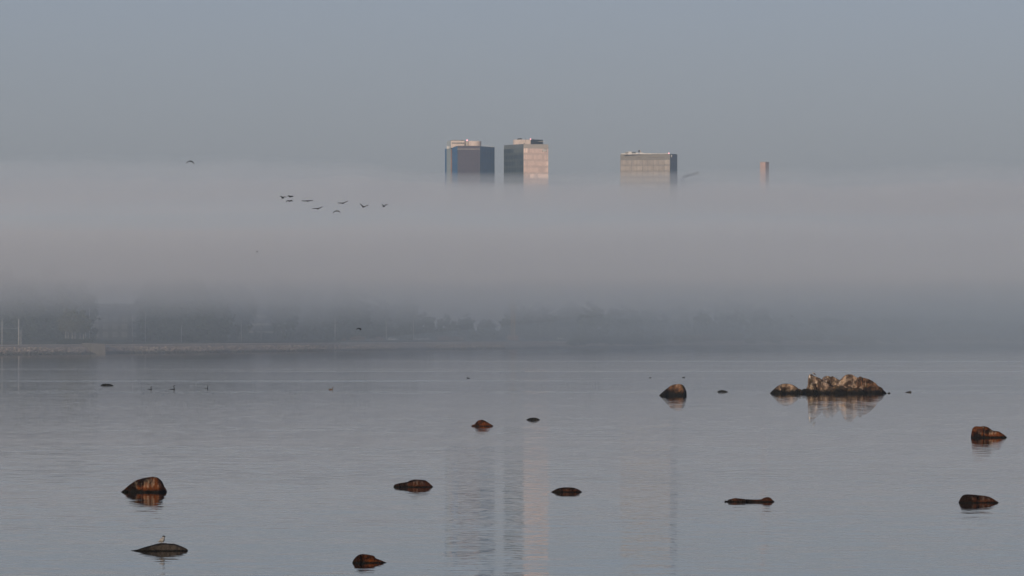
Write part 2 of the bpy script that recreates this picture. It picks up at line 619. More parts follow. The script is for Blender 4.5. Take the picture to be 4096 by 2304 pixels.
def rock(name, label, pts, wl, depth, mat, seed, behind=0.0, rough=0.06, boxy=0.75, lean=0.25, group=None, cat='rock', freq=1.0, cuts=5):
    Y = water_dist(wl) + behind
    P = [at(px, py, Y) for px, py in pts]
    prof = [(p.x, max(p.z, 0.0)) for p in P]
    xm = 0.5 * (prof[0][0] + prof[-1][0])
    hm = max(p[1] for p in prof)
    width = prof[-1][0] - prof[0][0]
    D = depth * width * 0.5
    n, m = 72, 40
    secs = []
    for q, (x, h) in enumerate(smooth_profile(prof, n)):
        h = max(h, 0.0)
        f = max(0.03, h / hm) ** 0.42
        tip = min(1.0, 4.0 * min(q, n - 1 - q) / (n - 1) + 0.06)
        d = D * f * tip
        ring = []
        for k in range(m):
            th = 2 * math.pi * k / m
            c, s = math.cos(th), math.sin(th)
            y = -d * math.copysign(abs(c) ** 0.9, c)
            if s >= 0:
                z = h * s ** boxy
                y += lean * d * s
            else:
                z = 0.55 * max(hm, 0.25) * s * tip - 0.02
                y *= 1.05
            v = Vector((x - xm, y, z))
            u = v * (2.2 * freq / max(hm, 0.35)) + Vector((seed * 13.1, seed * 7.7, seed * 3.3))
            nz = noise.fractal(u, 0.9, 2.1, 5) + 1.1 * (0.4 - abs(noise.noise(u * 0.6))) + 0.7 * (0.3 - abs(noise.noise(u * 1.5 + Vector((9, 4, 1)))))
            vd = noise.voronoi(u * 0.8)[0]
            nz += 0.9 * (vd[1] - vd[0] - 0.35)
            amp_ = 1.7 * rough * hm * (0.4 if s > 0.9 else 1.0) * tip
            v.y -= nz * amp_ * c * 1.6 if c > 0 else -nz * amp_ * c
            v.z += nz * amp_ * 0.5 * max(0.0, s)
            ring.append(v)
        secs.append(ring)
    rr = random.Random(seed * 17 + 3)
    allv = [v for ring in secs for v in ring]
    for _ in range(cuts):
        n_ = Vector((rr.uniform(-0.75, 0.75), -1.0, rr.uniform(-0.1, 0.9))).normalized()
        c_ = Vector((rr.uniform(-0.4, 0.4) * width, 0, 0))
        near = [n_.dot(v - c_) for v in allv if abs(v.x - c_.x) < 0.3 * width]
        if not near: continue
        d_ = max(near) * rr.uniform(0.60, 0.84)
        for v in allv:
            e = n_.dot(v - c_) - d_
            if e > 0 and abs(v.x - c_.x) < 0.42 * width: v -= n_ * (e * 0.92)
    bm = bmesh.new()
    rings(bm, secs)
    o = link(name, bm, mat, smooth=True, loc=(xm, Y + D * 0.9, 0))
    o.data.set_sharp_from_angle(angle=R(24))
    return tag(o, label, cat, group)


RM = {
    'tan': rock_mat('granite_tan', (0.055, 0.032, 0.022), (0.44, 0.30, 0.21), 1.0, 0.60, (0.82, 0.68, 0.56), 0.5, 1.2),
    'tanlow': rock_mat('granite_low', (0.03, 0.02, 0.014), (0.16, 0.10, 0.058), 0.5, 0.5, (0.5, 0.4, 0.32), 0.8, 1.2),
    'rusty': rock_mat('granite_rusty', (0.008, 0.004, 0.003), (0.13, 0.037, 0.009), 0.6, 0.12, (0.5, 0.38, 0.28), 0.0, 0.8),
    'orange': rock_mat('granite_orange', (0.022, 0.008, 0.004), (0.115, 0.032, 0.008), 0.0, 0.05, unit=0.7),
    'brown': rock_mat('granite_brown', (0.012, 0.006, 0.004), (0.065, 0.022, 0.010), 0.3, 0.05, (0.4, 0.33, 0.28), 0.0, 0.7),
    'grey': rock_mat('granite_grey', (0.020, 0.017, 0.015), (0.06, 0.049, 0.042), 0.0, 0.04, unit=0.8),
    'black': rock_mat('granite_black', (0.009, 0.009, 0.009), (0.024, 0.023, 0.020), 0.0, 0.03, unit=0.8),
    'boulder': rock_mat('granite_boulder', (0.03, 0.015, 0.009), (0.20, 0.10, 0.055), 0.8, 0.6, (0.55, 0.43, 0.34), 0.8, 1.3),
}
CA = (3040, 1460, 0.2484)
G = 'boulders of the rock cluster'
WL = 1574.5
rock('boulder', 'low humped boulder at the left end of the rock cluster, dark ridge on top', crop(*CA, [(165, 460), (215, 405), (300, 340), (400, 303), (510, 312), (580, 345), (630, 385), (665, 455)]), WL, 0.8, RM['tan'], 1, 0, 0.10, group=G, cuts=9)
rock('boulder', 'smallest tan boulder of the cluster, beside the low humped one', crop(*CA, [(540, 460), (570, 408), (620, 385), (670, 395), (697, 458)]), WL, 1.0, RM['tanlow'], 2, -0.7, 0.10, group=G, cuts=9)
rock('boulder', 'small dark boulder filling the gap left of the tall slanted boulder', crop(*CA, [(660, 455), (690, 392), (740, 384), (770, 400), (800, 455)]), WL, 1.0, RM['black'], 3, 1.5, 0.08, group=G, cuts=9)
rock('boulder', 'tall boulder with a steep left side and slanting crest, a gull standing on it', crop(*CA, [(742, 460), (752, 380), (775, 340), (783, 240), (795, 178), (830, 155), (900, 185), (985, 222), (1060, 268), (1130, 325), (1185, 385), (1200, 460)]), WL, 0.75, RM['tan'], 4, 0, 0.12, boxy=0.6, group=G, freq=0.8, cuts=9)
rock('boulder', 'rounded boulder at the back of the cluster between the two peaks', crop(*CA, [(930, 455), (970, 300), (1020, 215), (1070, 178), (1130, 165), (1200, 185), (1260, 222), (1310, 265), (1350, 330), (1380, 455)]), WL, 0.7, RM['tan'], 5, 4.5, 0.09, group=G, cuts=9)
rock('boulder', 'largest pointed boulder of the cluster, streaked white with droppings', crop(*CA, [(1150, 460), (1215, 345), (1260, 292), (1310, 240), (1370, 182), (1420, 155), (1480, 158), (1540, 182), (1620, 228), (1680, 275), (1730, 340), (1765, 460)]), WL, 0.7, RM['tan'], 6, 0.9, 0.12, boxy=0.65, group=G, freq=0.8, cuts=9)
rock('boulder', 'broad boulder sloping down to the right end of the cluster, black lower half', crop(*CA, [(1540, 455), (1560, 300), (1590, 204), (1650, 188), (1700, 200), (1800, 242), (1870, 288), (1915, 338), (1975, 372), (2000, 408), (2050, 455)]), WL, 0.7, RM['boulder'], 7, 0.7, 0.10, group=G, cuts=9)
rock('boulder', 'low ledge of rock along the front of the largest pointed boulder', crop(*CA, [(1110, 462), (1140, 385), (1170, 352), (1240, 332), (1290, 352), (1350, 340), (1400, 372), (1470, 350), (1530, 378), (1590, 362), (1650, 405), (1705, 462)]), WL, 0.45, RM['tanlow'], 8, -1.2, 0.14, group=G, cuts=9)
rock('pebble', 'round little stone just off the right end of the rock cluster', crop(*CA, [(2052, 456), (2062, 444), (2080, 440), (2095, 444), (2104, 456)]), 1573.5, 1.0, RM['black'], 9)
rock('pebble', 'small flat stone in open water right of the rock cluster', crop(*CA, [(2330, 443), (2390, 426), (2430, 421), (2442, 440)]), 1570, 0.8, RM['grey'], 10)
CB = (2560, 1480, 0.1708)
rock('boulder', 'lone steep sided brown boulder left of the rock cluster', crop(*CB, [(450, 612), (500, 552), (560, 500), (620, 450), (700, 390), (780, 350), (870, 333), (950, 332), (1010, 355), (1050, 400), (1075, 450), (1097, 520), (1101, 612)]), 1583, 0.85, RM['boulder'], 11, 0, 0.07)
rock('rock', 'small flat dark rock between the lone boulder and the rock cluster', crop(*CB, [(1810, 517), (1850, 485), (1910, 472), (1980, 478), (2030, 495), (2070, 516)]), 1568.5, 0.7, RM['black'], 12)
CC = (400, 1860, 0.276)
rock('boulder', 'big rust brown boulder in the water above the tern rock, with pale vertical streaks', crop(*CC, [(286, 398), (340, 355), (420, 287), (510, 228), (580, 203), (660, 188), (740, 177), (800, 186), (850, 215), (890, 260), (918, 320), (945, 360), (958, 398)]), 1970, 0.8, RM['rusty'], 13, 0, 0.06)
tern_rock = rock('rock', 'long flat grey rock with a tern standing on it', crop(*CC, [(435, 1246), (520, 1234), (620, 1202), (720, 1175), (800, 1152), (850, 1142), (920, 1140), (1000, 1148), (1060, 1150), (1130, 1172), (1200, 1198), (1250, 1224), (1264, 1246)]), 2205, 0.5, RM['grey'], 14, 0, 0.05, boxy=0.9)
CD = (1300, 1860, 0.3036)
rock('rock', 'long brown rock with a narrow left end and a humped right end', crop(*CD, [(898, 298), (920, 260), (980, 243), (1060, 231), (1085, 225), (1120, 207), (1180, 195), (1250, 197), (1310, 203), (1340, 217), (1380, 247), (1428, 292)]), 1949, 0.45, RM['brown'], 15, 0, 0.05)
rock('rock', 'reddish brown rock at the bottom edge, tapering to the right', crop(*CD, [(355, 1294), (375, 1250), (420, 1202), (470, 1182), (540, 1183), (620, 1196), (650, 1212), (670, 1235), (740, 1262), (808, 1292)]), 2253, 0.6, RM['orange'], 16, 0, 0.04)
CE = (1800, 1640, 0.2622)
rock('rock', 'small bright rust orange rock, humped with a thin left tip', crop(*CE, [(308, 247), (345, 226), (375, 220), (395, 190), (430, 165), (470, 152), (510, 157), (550, 175), (600, 206), (645, 232), (665, 247)]), 1705, 0.7, RM['orange'], 17, 0, 0.05)
rock('rock', 'small flat black rock right of the rust orange one', crop(*CE, [(1158, 152), (1200, 130), (1240, 119), (1290, 117), (1330, 126), (1380, 152)]), 1680, 0.6, RM['black'], 18, 0, 0.05)
rock('rock', 'smooth flat dark brown rock, whale backed, right of the tower reflections', crop(*CE, [(1530, 1256), (1570, 1236), (1630, 1206), (1700, 1188), (1780, 1183), (1860, 1186), (1930, 1201), (1980, 1226), (2020, 1256)]), 1969, 0.5, RM['brown'], 19, 0, 0.03, boxy=0.85)
CF = (2800, 1900, 0.1553)
rock('rock', 'long thin log shaped brown rock with a knob at its right end', crop(*CF, [(636, 692), (650, 645), (700, 622), (780, 610), (900, 600), (1000, 606), (1100, 617), (1250, 630), (1400, 637), (1520, 635), (1600, 625), (1640, 598), (1720, 577), (1800, 582), (1840, 607), (1870, 642), (1928, 692)]), 2008, 0.22, RM['brown'], 20, 0, 0.05, boxy=0.6)
CG = (3750, 1650, 0.2967)
rock('boulder', 'blunt orange brown boulder near the right edge, with a low black tail', crop(*CG, [(458, 345), (466, 285), (480, 228), (500, 202), (540, 188), (600, 190), (640, 187), (690, 200), (730, 226), (760, 246), (830, 256), (870, 276), (910, 302), (946, 335)]), 1751, 0.6, RM['rusty'], 21, 0, 0.06, boxy=0.6)
rock('rock', 'dark brown rock near the right edge, below the blunt boulder, sloping to the right', crop(*CG, [(292, 1222), (310, 1177), (340, 1132), (380, 1112), (440, 1108), (560, 1118), (640, 1125), (710, 1141), (770, 1172), (835, 1215)]), 2012, 0.5, RM['brown'], 22, 0, 0.05)
CH = (340, 1480, 0.4115)
rock('rock', 'far flat black rock at the left, nearest the embankment', crop(*CH, [(146, 153), (165, 139), (185, 134), (215, 134), (242, 137), (265, 144), (277, 152)]), 1543, 0.6, RM['black'], 23, 0, 0.03)

# ------------------------------------------------------------------ birds
M_bird = plain('dark_feathers', (0.005, 0.005, 0.006), 0.3, 30, 0.8, 0.05)
M_tern_body = plain('white_feathers', (0.20, 0.19, 0.19), 0.1, 20, 0.8)
M_cap = plain('black_cap', (0.015, 0.015, 0.016), 0.2, 20, 0.7)
M_grey_f = plain('grey_feathers', (0.22, 0.20, 0.19), 0.2, 20, 0.8)
M_brown_f = plain('brown_feathers', (0.085, 0.058, 0.042), 0.4, 20, 0.8)
M_bill = plain('bill', (0.25, 0.12, 0.05), 0.2, 20, 0.5)


def flyer(name, label, x0, y0, s, left, right, body, half, Y, chord=0.2, blen=0.36, group=None, cat='bird', tipw=0.45, pitch=20, flip=1):
    L = [at(*p, Y) for p in crop(x0, y0, s, left)]
    Rt = [at(*p, Y) for p in crop(x0, y0, s, right)]
    c = at(*crop(x0, y0, s, [body])[0], Y)
    ha, hb = half[0] * s * K * Y, half[1] * s * K * Y
    sn = min(0.95, ha / blen)
    ax = Vector((sn * flip, math.sqrt(1 - sn * sn), 0)).normalized()
    ax_w = (ax + Vector((0, 0, math.tan(R(pitch))))).normalized()
    bm = bmesh.new()
    # body: tail, rump, breast, neck, head, bill along the flight direction
    st = [(-1.15, 0.18, 0.0), (-0.85, 0.34, 0.0), (-0.45, 0.75, -0.05), (0.0, 1.0, 0.0), (0.4, 0.85, 0.05), (0.72, 0.5, 0.18), (0.95, 0.46, 0.25), (1.1, 0.3, 0.22), (1.25, 0.08, 0.2)]
    tube(bm, [c + ax * (t * blen) + Vector((0, 0, z * hb)) for t, _, z in st], [(r * hb * 1.25, r * hb * 1.2) for _, r, _ in st], 12)
    for wing in (L, Rt):
        root = c + (wing[0] - c) * 0.35
        path = [root] + wing
        n_ = len(path)
        secs = []
        for i, p in enumerate(path):
            t = i / (n_ - 1)
            p = p + ax * (0.10 * blen - 0.18 * chord * t * t)
            ch = chord * (1.0 if t < 0.5 else 1.0 - (1 - tipw) * (t - 0.5) / 0.5)
            if i == n_ - 1: ch *= 0.7
            tan = (path[min(i + 1, n_ - 1)] - path[max(i - 1, 0)]).normalized()
            nn = tan.cross(ax_w).normalized()
            th = 0.115 * (1 - 0.5 * t)
            secs.append([p + ax_w * (math.cos(2 * math.pi * q / 10) * ch * 0.5) + nn * (math.sin(2 * math.pi * q / 10) * th * 0.5) for q in range(10)])
        rings(bm, secs)
    for v in bm.verts: v.co -= c
    bm = fused(bm, 0.016)
    o = link(name, bm, M_bird, smooth=True, loc=c)
    return tag(o, label, cat, group)


FB = (1110, 770, 0.05823)
FC = (1250, 790, 0.1203)
GF = 'flock of birds flying in front of the fog bank'
flyer('flying_bird', 'leftmost bird of the flock, wings raised and drooping at the tips', *FB, [(335, 350), (300, 295), (235, 265), (150, 250)], [(370, 350), (430, 308), (480, 290), (615, 320)], (350, 382), (85, 33), 650, 0.2, group=GF)
flyer('flying_bird', 'bird at the top left of the flock with its left wing tip curled down', *FB, [(840, 270), (790, 232), (735, 218), (700, 275)], [(910, 275), (960, 246), (1010, 255), (1080, 305)], (872, 298), (90, 32), 655, 0.24, group=GF, tipw=0.7)
flyer('flying_bird', 'lower bird of the left trio in the flock, both wing tips bent down', *FB, [(770, 575), (700, 556), (645, 572), (600, 665)], [(860, 570), (930, 540), (975, 560), (1045, 612)], (812, 598), (85, 30), 645, 0.24, group=GF, tipw=0.6)
flyer('flying_bird', 'bird gliding with its wings held out level, second group of the flock', *FB, [(2000, 572), (1850, 578), (1640, 566)], [(2120, 572), (2250, 565), (2440, 548)], (2065, 592), (80, 36), 650, 0.22, group=GF)
flyer('flying_bird', 'gliding bird just below the level winged one, its right wing raised', *FC, [(150, 366), (80, 366), (-8, 368)], [(200, 360), (260, 340), (335, 306)], (178, 375), (36, 16), 650, 0.17, group=GF)
flyer('flying_bird', 'bird in the middle of the flock, left wing level and right wing raised', *FC, [(970, 183), (900, 183), (830, 180)], [(1030, 180), (1090, 155), (1180, 112)], (1008, 190), (42, 15), 650, 0.18, group=GF)
flyer('flying_bird', 'lowest bird of the flock with both wings arched downwards', *FC, [(780, 445), (730, 462), (675, 525)], [(830, 445), (870, 457), (925, 500)], (803, 455), (32, 14), 650, 0.2, group=GF)
flyer('flying_bird', 'bird of the flock with both wings raised in a wide V', *FC, [(1680, 300), (1630, 255), (1575, 200)], [(1720, 305), (1770, 282), (1860, 245)], (1690, 318), (45, 14), 650, 0.2, group=GF)
flyer('flying_bird', 'rightmost bird of the flock, its right wing bent flat at the tip', *FC, [(2360, 285), (2340, 252), (2295, 235)], [(2390, 285), (2420, 246), (2505, 240)], (2370, 298), (45, 14), 650, 0.2, group=GF)
flyer('flying_bird', 'lone bird high at the upper left, wings arched down, above the flock', 730, 630, 0.0276, [(1050, 500), (850, 580), (520, 820)], [(1280, 525), (1450, 640), (1720, 930)], (1180, 540), (130, 75), 620, 0.2)
flyer('flying_bird', 'black broad winged bird flying low in front of the embankment, wings bent down', 1410, 1295, 0.0276, [(840, 680), (720, 740), (545, 860)], [(960, 660), (1120, 770), (1220, 940)], (900, 680), (300, 60), 700, 0.22, 0.26, tipw=0.85)
flyer('flying_bird', 'tiny far bird below the flock with raised wings, against the fog', 1000, 980, 0.0345, [(790, 760), (765, 725), (735, 690)], [(850, 760), (880, 720), (905, 670)], (820, 790), (60, 40), 1300, 0.15, 0.2)
flyer('flying_bird', 'tiny far bird low over the right hand shore', 2700, 1100, 0.3106, [(1497, 528), (1493, 527), (1488, 531)], [(1501, 528), (1505, 527), (1512, 531)], (1499, 530), (6, 2), 1300, 0.14, 0.2)


def swimmer(name, label, px, py, kind, face, size=1.0, group=None, mat=None, hgt=None):
    Y = water_dist(py)
    c = at(px, py, Y); c.z = -0.05 if kind == 'cormorant' else 0.0
    bm = bmesh.new()
    f = face
    if kind == 'cormorant':      # low body, long upright S neck
        tube(bm, [(-0.52 * f, 0, 0.02), (-0.36 * f, 0, 0.03), (-0.1 * f, 0, 0.03), (0.12 * f, 0, 0.02), (0.22 * f, 0, 0.03)], [0.02, (0.09, 0.045), (0.13, 0.075), (0.10, 0.07), 0.03], 10)
        tube(bm, [(0.10 * f, 0, 0.0), (0.17 * f, 0, 0.08), (0.16 * f, 0, 0.20), (0.11 * f, 0, 0.32), (0.11 * f, 0, 0.41), (0.16 * f, 0, 0.455), (0.22 * f, 0, 0.455), (0.34 * f, 0, 0.47)], [0.07, 0.065, 0.05, 0.042, 0.042, 0.05, 0.034, 0.01], 10)
    elif kind == 'grebe':        # rounded body, thin neck
        tube(bm, [(-0.46 * f, 0, 0.08), (-0.34 * f, 0, 0.09), (-0.1 * f, 0, 0.07), (0.14 * f, 0, 0.05), (0.27 * f, 0, 0.06)], [0.03, (0.12, 0.09), (0.17, 0.14), (0.15, 0.12), 0.04], 10)
        tube(bm, [(0.12 * f, 0, 0.05), (0.2 * f, 0, 0.18), (0.18 * f, 0, 0.32), (0.22 * f, 0, 0.41), (0.28 * f, 0, 0.40), (0.42 * f, 0, 0.385)], [0.08, 0.055, 0.045, 0.06, 0.045, 0.012], 10)
    else:                        # duck: low body, short neck
        tube(bm, [(-0.34 * f, 0, 0.07), (-0.24 * f, 0, 0.06), (-0.05 * f, 0, 0.05), (0.12 * f, 0, 0.04), (0.22 * f, 0, 0.05)], [0.02, (0.09, 0.07), (0.13, 0.1), (0.11, 0.09), 0.03], 10)
        tube(bm, [(0.10 * f, 0, 0.05), (0.15 * f, 0, 0.13), (0.16 * f, 0, 0.20), (0.21 * f, 0, 0.205), (0.31 * f, 0, 0.19)], [0.07, 0.055, 0.065, 0.045, 0.014], 10)
    for v in bm.verts: v.co *= size
    bm = fused(bm, 0.014 * size)
    return tag(link(name, bm, mat or M_bird, smooth=True, loc=c), label, 'bird', group)


GS = 'cormorants swimming at the left'
swimmer('cormorant', 'leftmost of three swimming cormorants with upright necks', 600, 1558, 'cormorant', 1, 0.92, GS)
swimmer('cormorant', 'middle swimming cormorant of three, its tail showing above the water', 691, 1557.5, 'cormorant', 1, 1.12, GS)
swimmer('cormorant', 'rightmost swimming cormorant of three, neck tilted right', 826, 1554, 'cormorant', 1, 0.85, GS)
swimmer('grebe', 'brown water bird swimming with a thin raised neck, right of the cormorants', 1325, 1559, 'grebe', 1, 0.75, mat=M_brown_f)
swimmer('duck', 'small dark duck facing left on the water below the embankment end', 1873, 1514, 'duck', -1, 0.85)
swimmer('duck', 'tiny upright dark duck on the water above the lone boulder, seen end on', 2601, 1512, 'duck', 1, 0.62)
swimmer('duck', 'flat dark duck facing right on the water behind the lone boulder', 2735, 1511, 'duck', 1, 0.75)


def ground_z_of(o, x, y):
    """Height of a rock under a world x, y."""
    best = -1.0
    for v in o.data.vertices:
        w_ = o.location + v.co
        if (w_.x - x) ** 2 + (w_.y - y) ** 2 < 0.0025 * 4: best = max(best, w_.z)
    return best


# tern standing on the flat grey rock
Yt = tern_rock.location.y + 0.05
xt = (648.5 - 2048) * K * Yt
zt = ground_z_of(tern_rock, xt, Yt)
t = empty('tern', (xt, Yt, zt - 0.005), 'small pale tern with a black cap standing on the long flat rock', 'bird')
t.scale = (1.15, 1.15, 1.2)
bm = bmesh.new()
tube(bm, [(-0.10, 0.05, 0.035), (-0.05, 0.03, 0.045), (0.0, 0, 0.075), (0.025, 0, 0.115), (0.035, -0.005, 0.15), (0.04, -0.01, 0.175), (0.045, -0.02, 0.195)], [0.006, 0.03, (0.062, 0.058), (0.06, 0.06), (0.044, 0.045), 0.036, 0.012], 12)
for sx in (-0.012, 0.022):
    tube(bm, [(sx, 0, 0.0), (sx, 0, 0.07)], 0.007, 6)
bm = fused(bm, 0.006)
link('body', bm, M_tern_body, t, True)
bm = bmesh.new(); bmesh.ops.create_uvsphere(bm, u_segments=14, v_segments=8, radius=0.033)
for v in bm.verts: v.co = Vector((0.043 + v.co.x * 1.2, -0.014 + v.co.y * 1.15, 0.188 + v.co.z * 0.62))
link('cap', bm, M_cap, t, True)
bm = bmesh.new(); tube(bm, [(0.07, -0.03, 0.178), (0.11, -0.05, 0.172)], [0.008, 0.002], 6)
link('bill', bm, M_cap, t, True)
bm = bmesh.new(); tube(bm, [(0.0, -0.045, 0.14), (-0.03, -0.05, 0.10), (-0.07, -0.03, 0.06), (-0.13, 0.0, 0.04)], [(0.012, 0.012), (0.016, 0.03), (0.010, 0.016), 0.003], 8)
for v in list(bm.verts): v.co.y -= 0.0
link('wing', bm, M_grey_f, t, True)

# gull standing on the tall boulder
tall = [o for o in bpy.data.objects if o.get('label', '').startswith('tall boulder')][0]
Yg = tall.location.y + 0.3
xg = (3255.5 - 2048) * K * Yg
zg = ground_z_of(tall, xg, Yg)
if zg < 0.5: zg = at(3256, 1500, Yg).z
t = empty('gull', (xg, Yg, zg - 0.02), 'brownish gull standing on the crest of the tall boulder', 'bird')
bm = bmesh.new()
tube(bm, [(0.24, 0, 0.10), (0.15, 0, 0.15), (0.05, 0, 0.20), (-0.04, 0, 0.25), (-0.09, 0, 0.32), (-0.105, 0, 0.385), (-0.12, 0, 0.42)], [0.012, (0.05, 0.045), (0.085, 0.09), (0.085, 0.095), (0.055, 0.06), 0.052, 0.02], 12)
tube(bm, [(-0.12, 0, 0.39), (-0.17, 0, 0.375), (-0.2, 0, 0.36)], [0.02, 0.015, 0.006], 8)
for sy in (-0.03, 0.03):
    tube(bm, [(0.0, sy, -0.02), (0.0, sy, 0.17)], 0.012, 6)
bm = fused(bm, 0.012)
link('body', bm, M_grey_f, t, True)
bm = bmesh.new()
tube(bm, [(-0.03, -0.08, 0.24), (0.05, -0.088, 0.21), (0.16, -0.06, 0.14), (0.28, -0.02, 0.085)], [(0.02, 0.04), (0.024, 0.07), (0.018, 0.035), 0.006], 8)
link('wing', bm, M_brown_f, t, True)

# ------------------------------------------------------------------ towers
PXM = K * TOWY


def facade(name, p0, p1, z0, z1, floors, bays, glass, frame, parent, out=0.25, label=None, tones=None, spandrel=0.28, seed=1, fr=0.14, spt=0.55, win=None):
    """Curtain wall between plan points p0 -> p1: panes with own tones, and a frame grid as its sub-part. z1 may differ at the two ends."""
    rnd = random.Random(seed)
    a, b_ = Vector((p0[0], p0[1], 0)), Vector((p1[0], p1[1], 0))
    za, zb = z1 if isinstance(z1, tuple) else (z1, z1)
    nrm_ = Vector((b_.y - a.y, -(b_.x - a.x), 0)).normalized()
    bm = bmesh.new()
    lay = bm.loops.layers.float_color.new('tone')
    top = lambda u: za + (zb - za) * u

    def quad(u0, u1, w0, w1, o_, tone):
        vs = []
        for u, w_ in ((u0, w0), (u1, w0), (u1, w1), (u0, w1)):
            p = a + (b_ - a) * u + nrm_ * o_
            vs.append(bm.verts.new((p.x, p.y, z0 + (top(u) - z0) * w_)))
        f = bm.faces.new(vs)
        for l in f.loops: l[lay] = (tone, tone, tone, 1)
    for i in range(floors):
        base = rnd.uniform(0.25, 0.6)
        for j in range(bays):
            w0, w1 = i / floors, (i + 1) / floors
            wm = w0 + (w1 - w0) * spandrel
            tn = base + rnd.uniform(-0.25, 0.35) if win is None else rnd.uniform(*win)
            fi = floors - 1 - i
            if tones and (fi, j) in tones: tn = tones[(fi, j)]
            quad(j / bays, (j + 1) / bays, w0, wm, out, spt + rnd.uniform(-.06, .06))
            quad(j / bays, (j + 1) / bays, wm, w1, out, max(0, min(1, tn)))
    o = link(name, bm, glass, parent)
    if label: o['label'] = label
    if frame:
        bm = bmesh.new()
        ux = (b_ - a).normalized()
        Lw = (b_ - a).length

        def bar(u, w0, w1, vertical):
            if vertical:
                c0 = a + ux * u
                zt_ = top(u / Lw)
                pts = [c0 - ux * fr / 2 + nrm_ * (out + 0.12), c0 + ux * fr / 2 + nrm_ * (out + 0.12), c0 + ux * fr / 2 + nrm_ * (out - 0.1), c0 - ux * fr / 2 + nrm_ * (out - 0.1)]
                prism(bm, [(p.x, p.y) for p in pts], z0, zt_)
        for j in range(0, bays + 1, 2 if bays > 12 else 1): bar(Lw * j / bays, 0, 1, True)
        for i in range(1, floors + 1):
            w_ = i / floors
            p, q_ = a + nrm_ * (out + 0.1), b_ + nrm_ * (out + 0.1)
            zz0, zz1 = z0 + (za - z0) * w_, z0 + (zb - z0) * w_
            v = [bm.verts.new(c) for c in ((p.x, p.y, zz0 - fr), (q_.x, q_.y, zz1 - fr), (q_.x, q_.y, zz1), (p.x, p.y, zz0))]
            v2 = [bm.verts.new((c.co.x - nrm_.x * 0.2, c.co.y - nrm_.y * 0.2, c.co.z)) for c in v]
            bm.faces.new(v); bm.faces.new(v2[::-1])
            for s_ in range(4):
                e = (s_ + 1) % 4
                bm.faces.new((v[s_], v[e], v2[e], v2[s_]))
        link('mullions', bm, frame, o)
    return o


def tX(u, x0, s): return (x0 + u * s - 2048) * PXM


def tZ(v, y0, s): return EYE + (HZ - (y0 + v * s)) * PXM


M_blue = paned('blue_glass', (0.010, 0.062, 0.165), (0.020, 0.095, 0.22), 0.4, 0.2)
M_maroon = paned('maroon_glass', (0.020, 0.018, 0.042), (0.040, 0.027, 0.050), 0.4, 0.2)
M_shadeclad = plain('shaded_cladding', (0.33, 0.36, 0.37), 0.08, 0.2, 0.6)  # cool grey with shade put in, for the roof box's left side
M_white = plain('white_panel', (0.50, 0.46, 0.43), 0.06, 0.3, 0.7)
M_pinkclad = plain('plaster_cladding', (0.46, 0.37, 0.335), 0.08, 0.25, 0.8)
M_greyclad = plain('grey_cladding', (0.33, 0.29, 0.26), 0.08, 0.25, 0.7)
M_dark = plain('dark_cladding', (0.010, 0.015, 0.026), 0.2, 0.3, 0.6, 0.2)
M_darkframe = plain('dark_frame', (0.05, 0.055, 0.06), 0.2, 0.3, 0.6)
M_steel = plain('steel', (0.30, 0.30, 0.30), 0.15, 1.0, 0.5)
M_sunpane = paned('sunlit_rose_cladding', (0.27, 0.185, 0.175), (0.82, 0.60, 0.51), 0.4, 0.3)  # sunlight on this side is put into the rose tones
M_bluegrey = paned('shaded_grey_glass', (0.006, 0.022, 0.042), (0.085, 0.10, 0.105), 0.4, 0.2)  # dark glass, with the shade of its side put into the tones
M_warmpane = paned('bronze_glass', (0.155, 0.128, 0.118), (0.285, 0.24, 0.215), 0.4, 0.2)
M_brick = plain('red_brick', (0.36, 0.235, 0.20), 0.15, 0.3, 0.9)
b = N('red_lamp')
e_ = b.n('ShaderNodeEmission', i_Strength=2.2); e_.inputs[0].default_value = (1.0, 0.42, 0.45, 1)
b.t.links.new(e_.outputs[0], b.out.inputs['Surface'])
M_redlamp = b.m
b = N('headlamp')
e_ = b.n('ShaderNodeEmission', i_Strength=3.5); e_.inputs[0].default_value = (1.0, 0.93, 0.78, 1)
b.t.links.new(e_.outputs[0], b.out.inputs['Surface'])
M_headlamp = b.m


def drum(bm, cx, cy, r, z0, z1, n=32):
    return prism(bm, [(cx + r * math.cos(2 * math.pi * i / n), cy + r * math.sin(2 * math.pi * i / n)) for i in range(n)], z0, z1)


def bbox_part(name, mat, parent, *dims):
    bm = bmesh.new(); box(bm, *dims)
    return link(name, bm, mat, parent)


def lamp_ball(parent, x, y, z, r=0.55):
    bm = bmesh.new(); bmesh.ops.create_uvsphere(bm, u_segments=12, v_segments=8, radius=r)
    for v in bm.verts: v.co += Vector((x, y, z))
    return link('warning_light', bm, M_redlamp, parent, True)


# --- first tower: blue and maroon glass
c1 = (1700, 500, 0.2329)
X1 = lambda u: tX(u, 1700, 0.2329)
Z1 = lambda v: tZ(v, 500, 0.2329)
ox = X1(760)
T1 = empty('office_tower', (ox, TOWY, 0), 'dark blue and maroon glass tower, leftmost of the three towers above the fog', 'tower')
P = {'a': (X1(344) - ox, 17.0), 'b': (X1(370) - ox, 14.0), 'c': (X1(445) - ox, 11.0), 'd': (X1(565) - ox, 0.0), 'e': (X1(942) - ox, 0.0), 'f': (X1(1187) - ox, 20.0), 'g': (X1(1150) - ox, 46.0), 'h': (X1(380) - ox, 44.0)}
ztop = Z1(358)
bm = bmesh.new(); prism(bm, [P[q] for q in 'abcdefgh'], 0.0, [Z1(402), Z1(402), Z1(392), ztop - .5, ztop - .5, Z1(370), Z1(370), Z1(402)])
link('core', bm, M_dark, T1)
facade('glass_facade', P['a'], P['b'], 3, Z1(395), 34, 1, M_blue, None, T1, label='narrow blue glass strip at the left edge', seed=11)
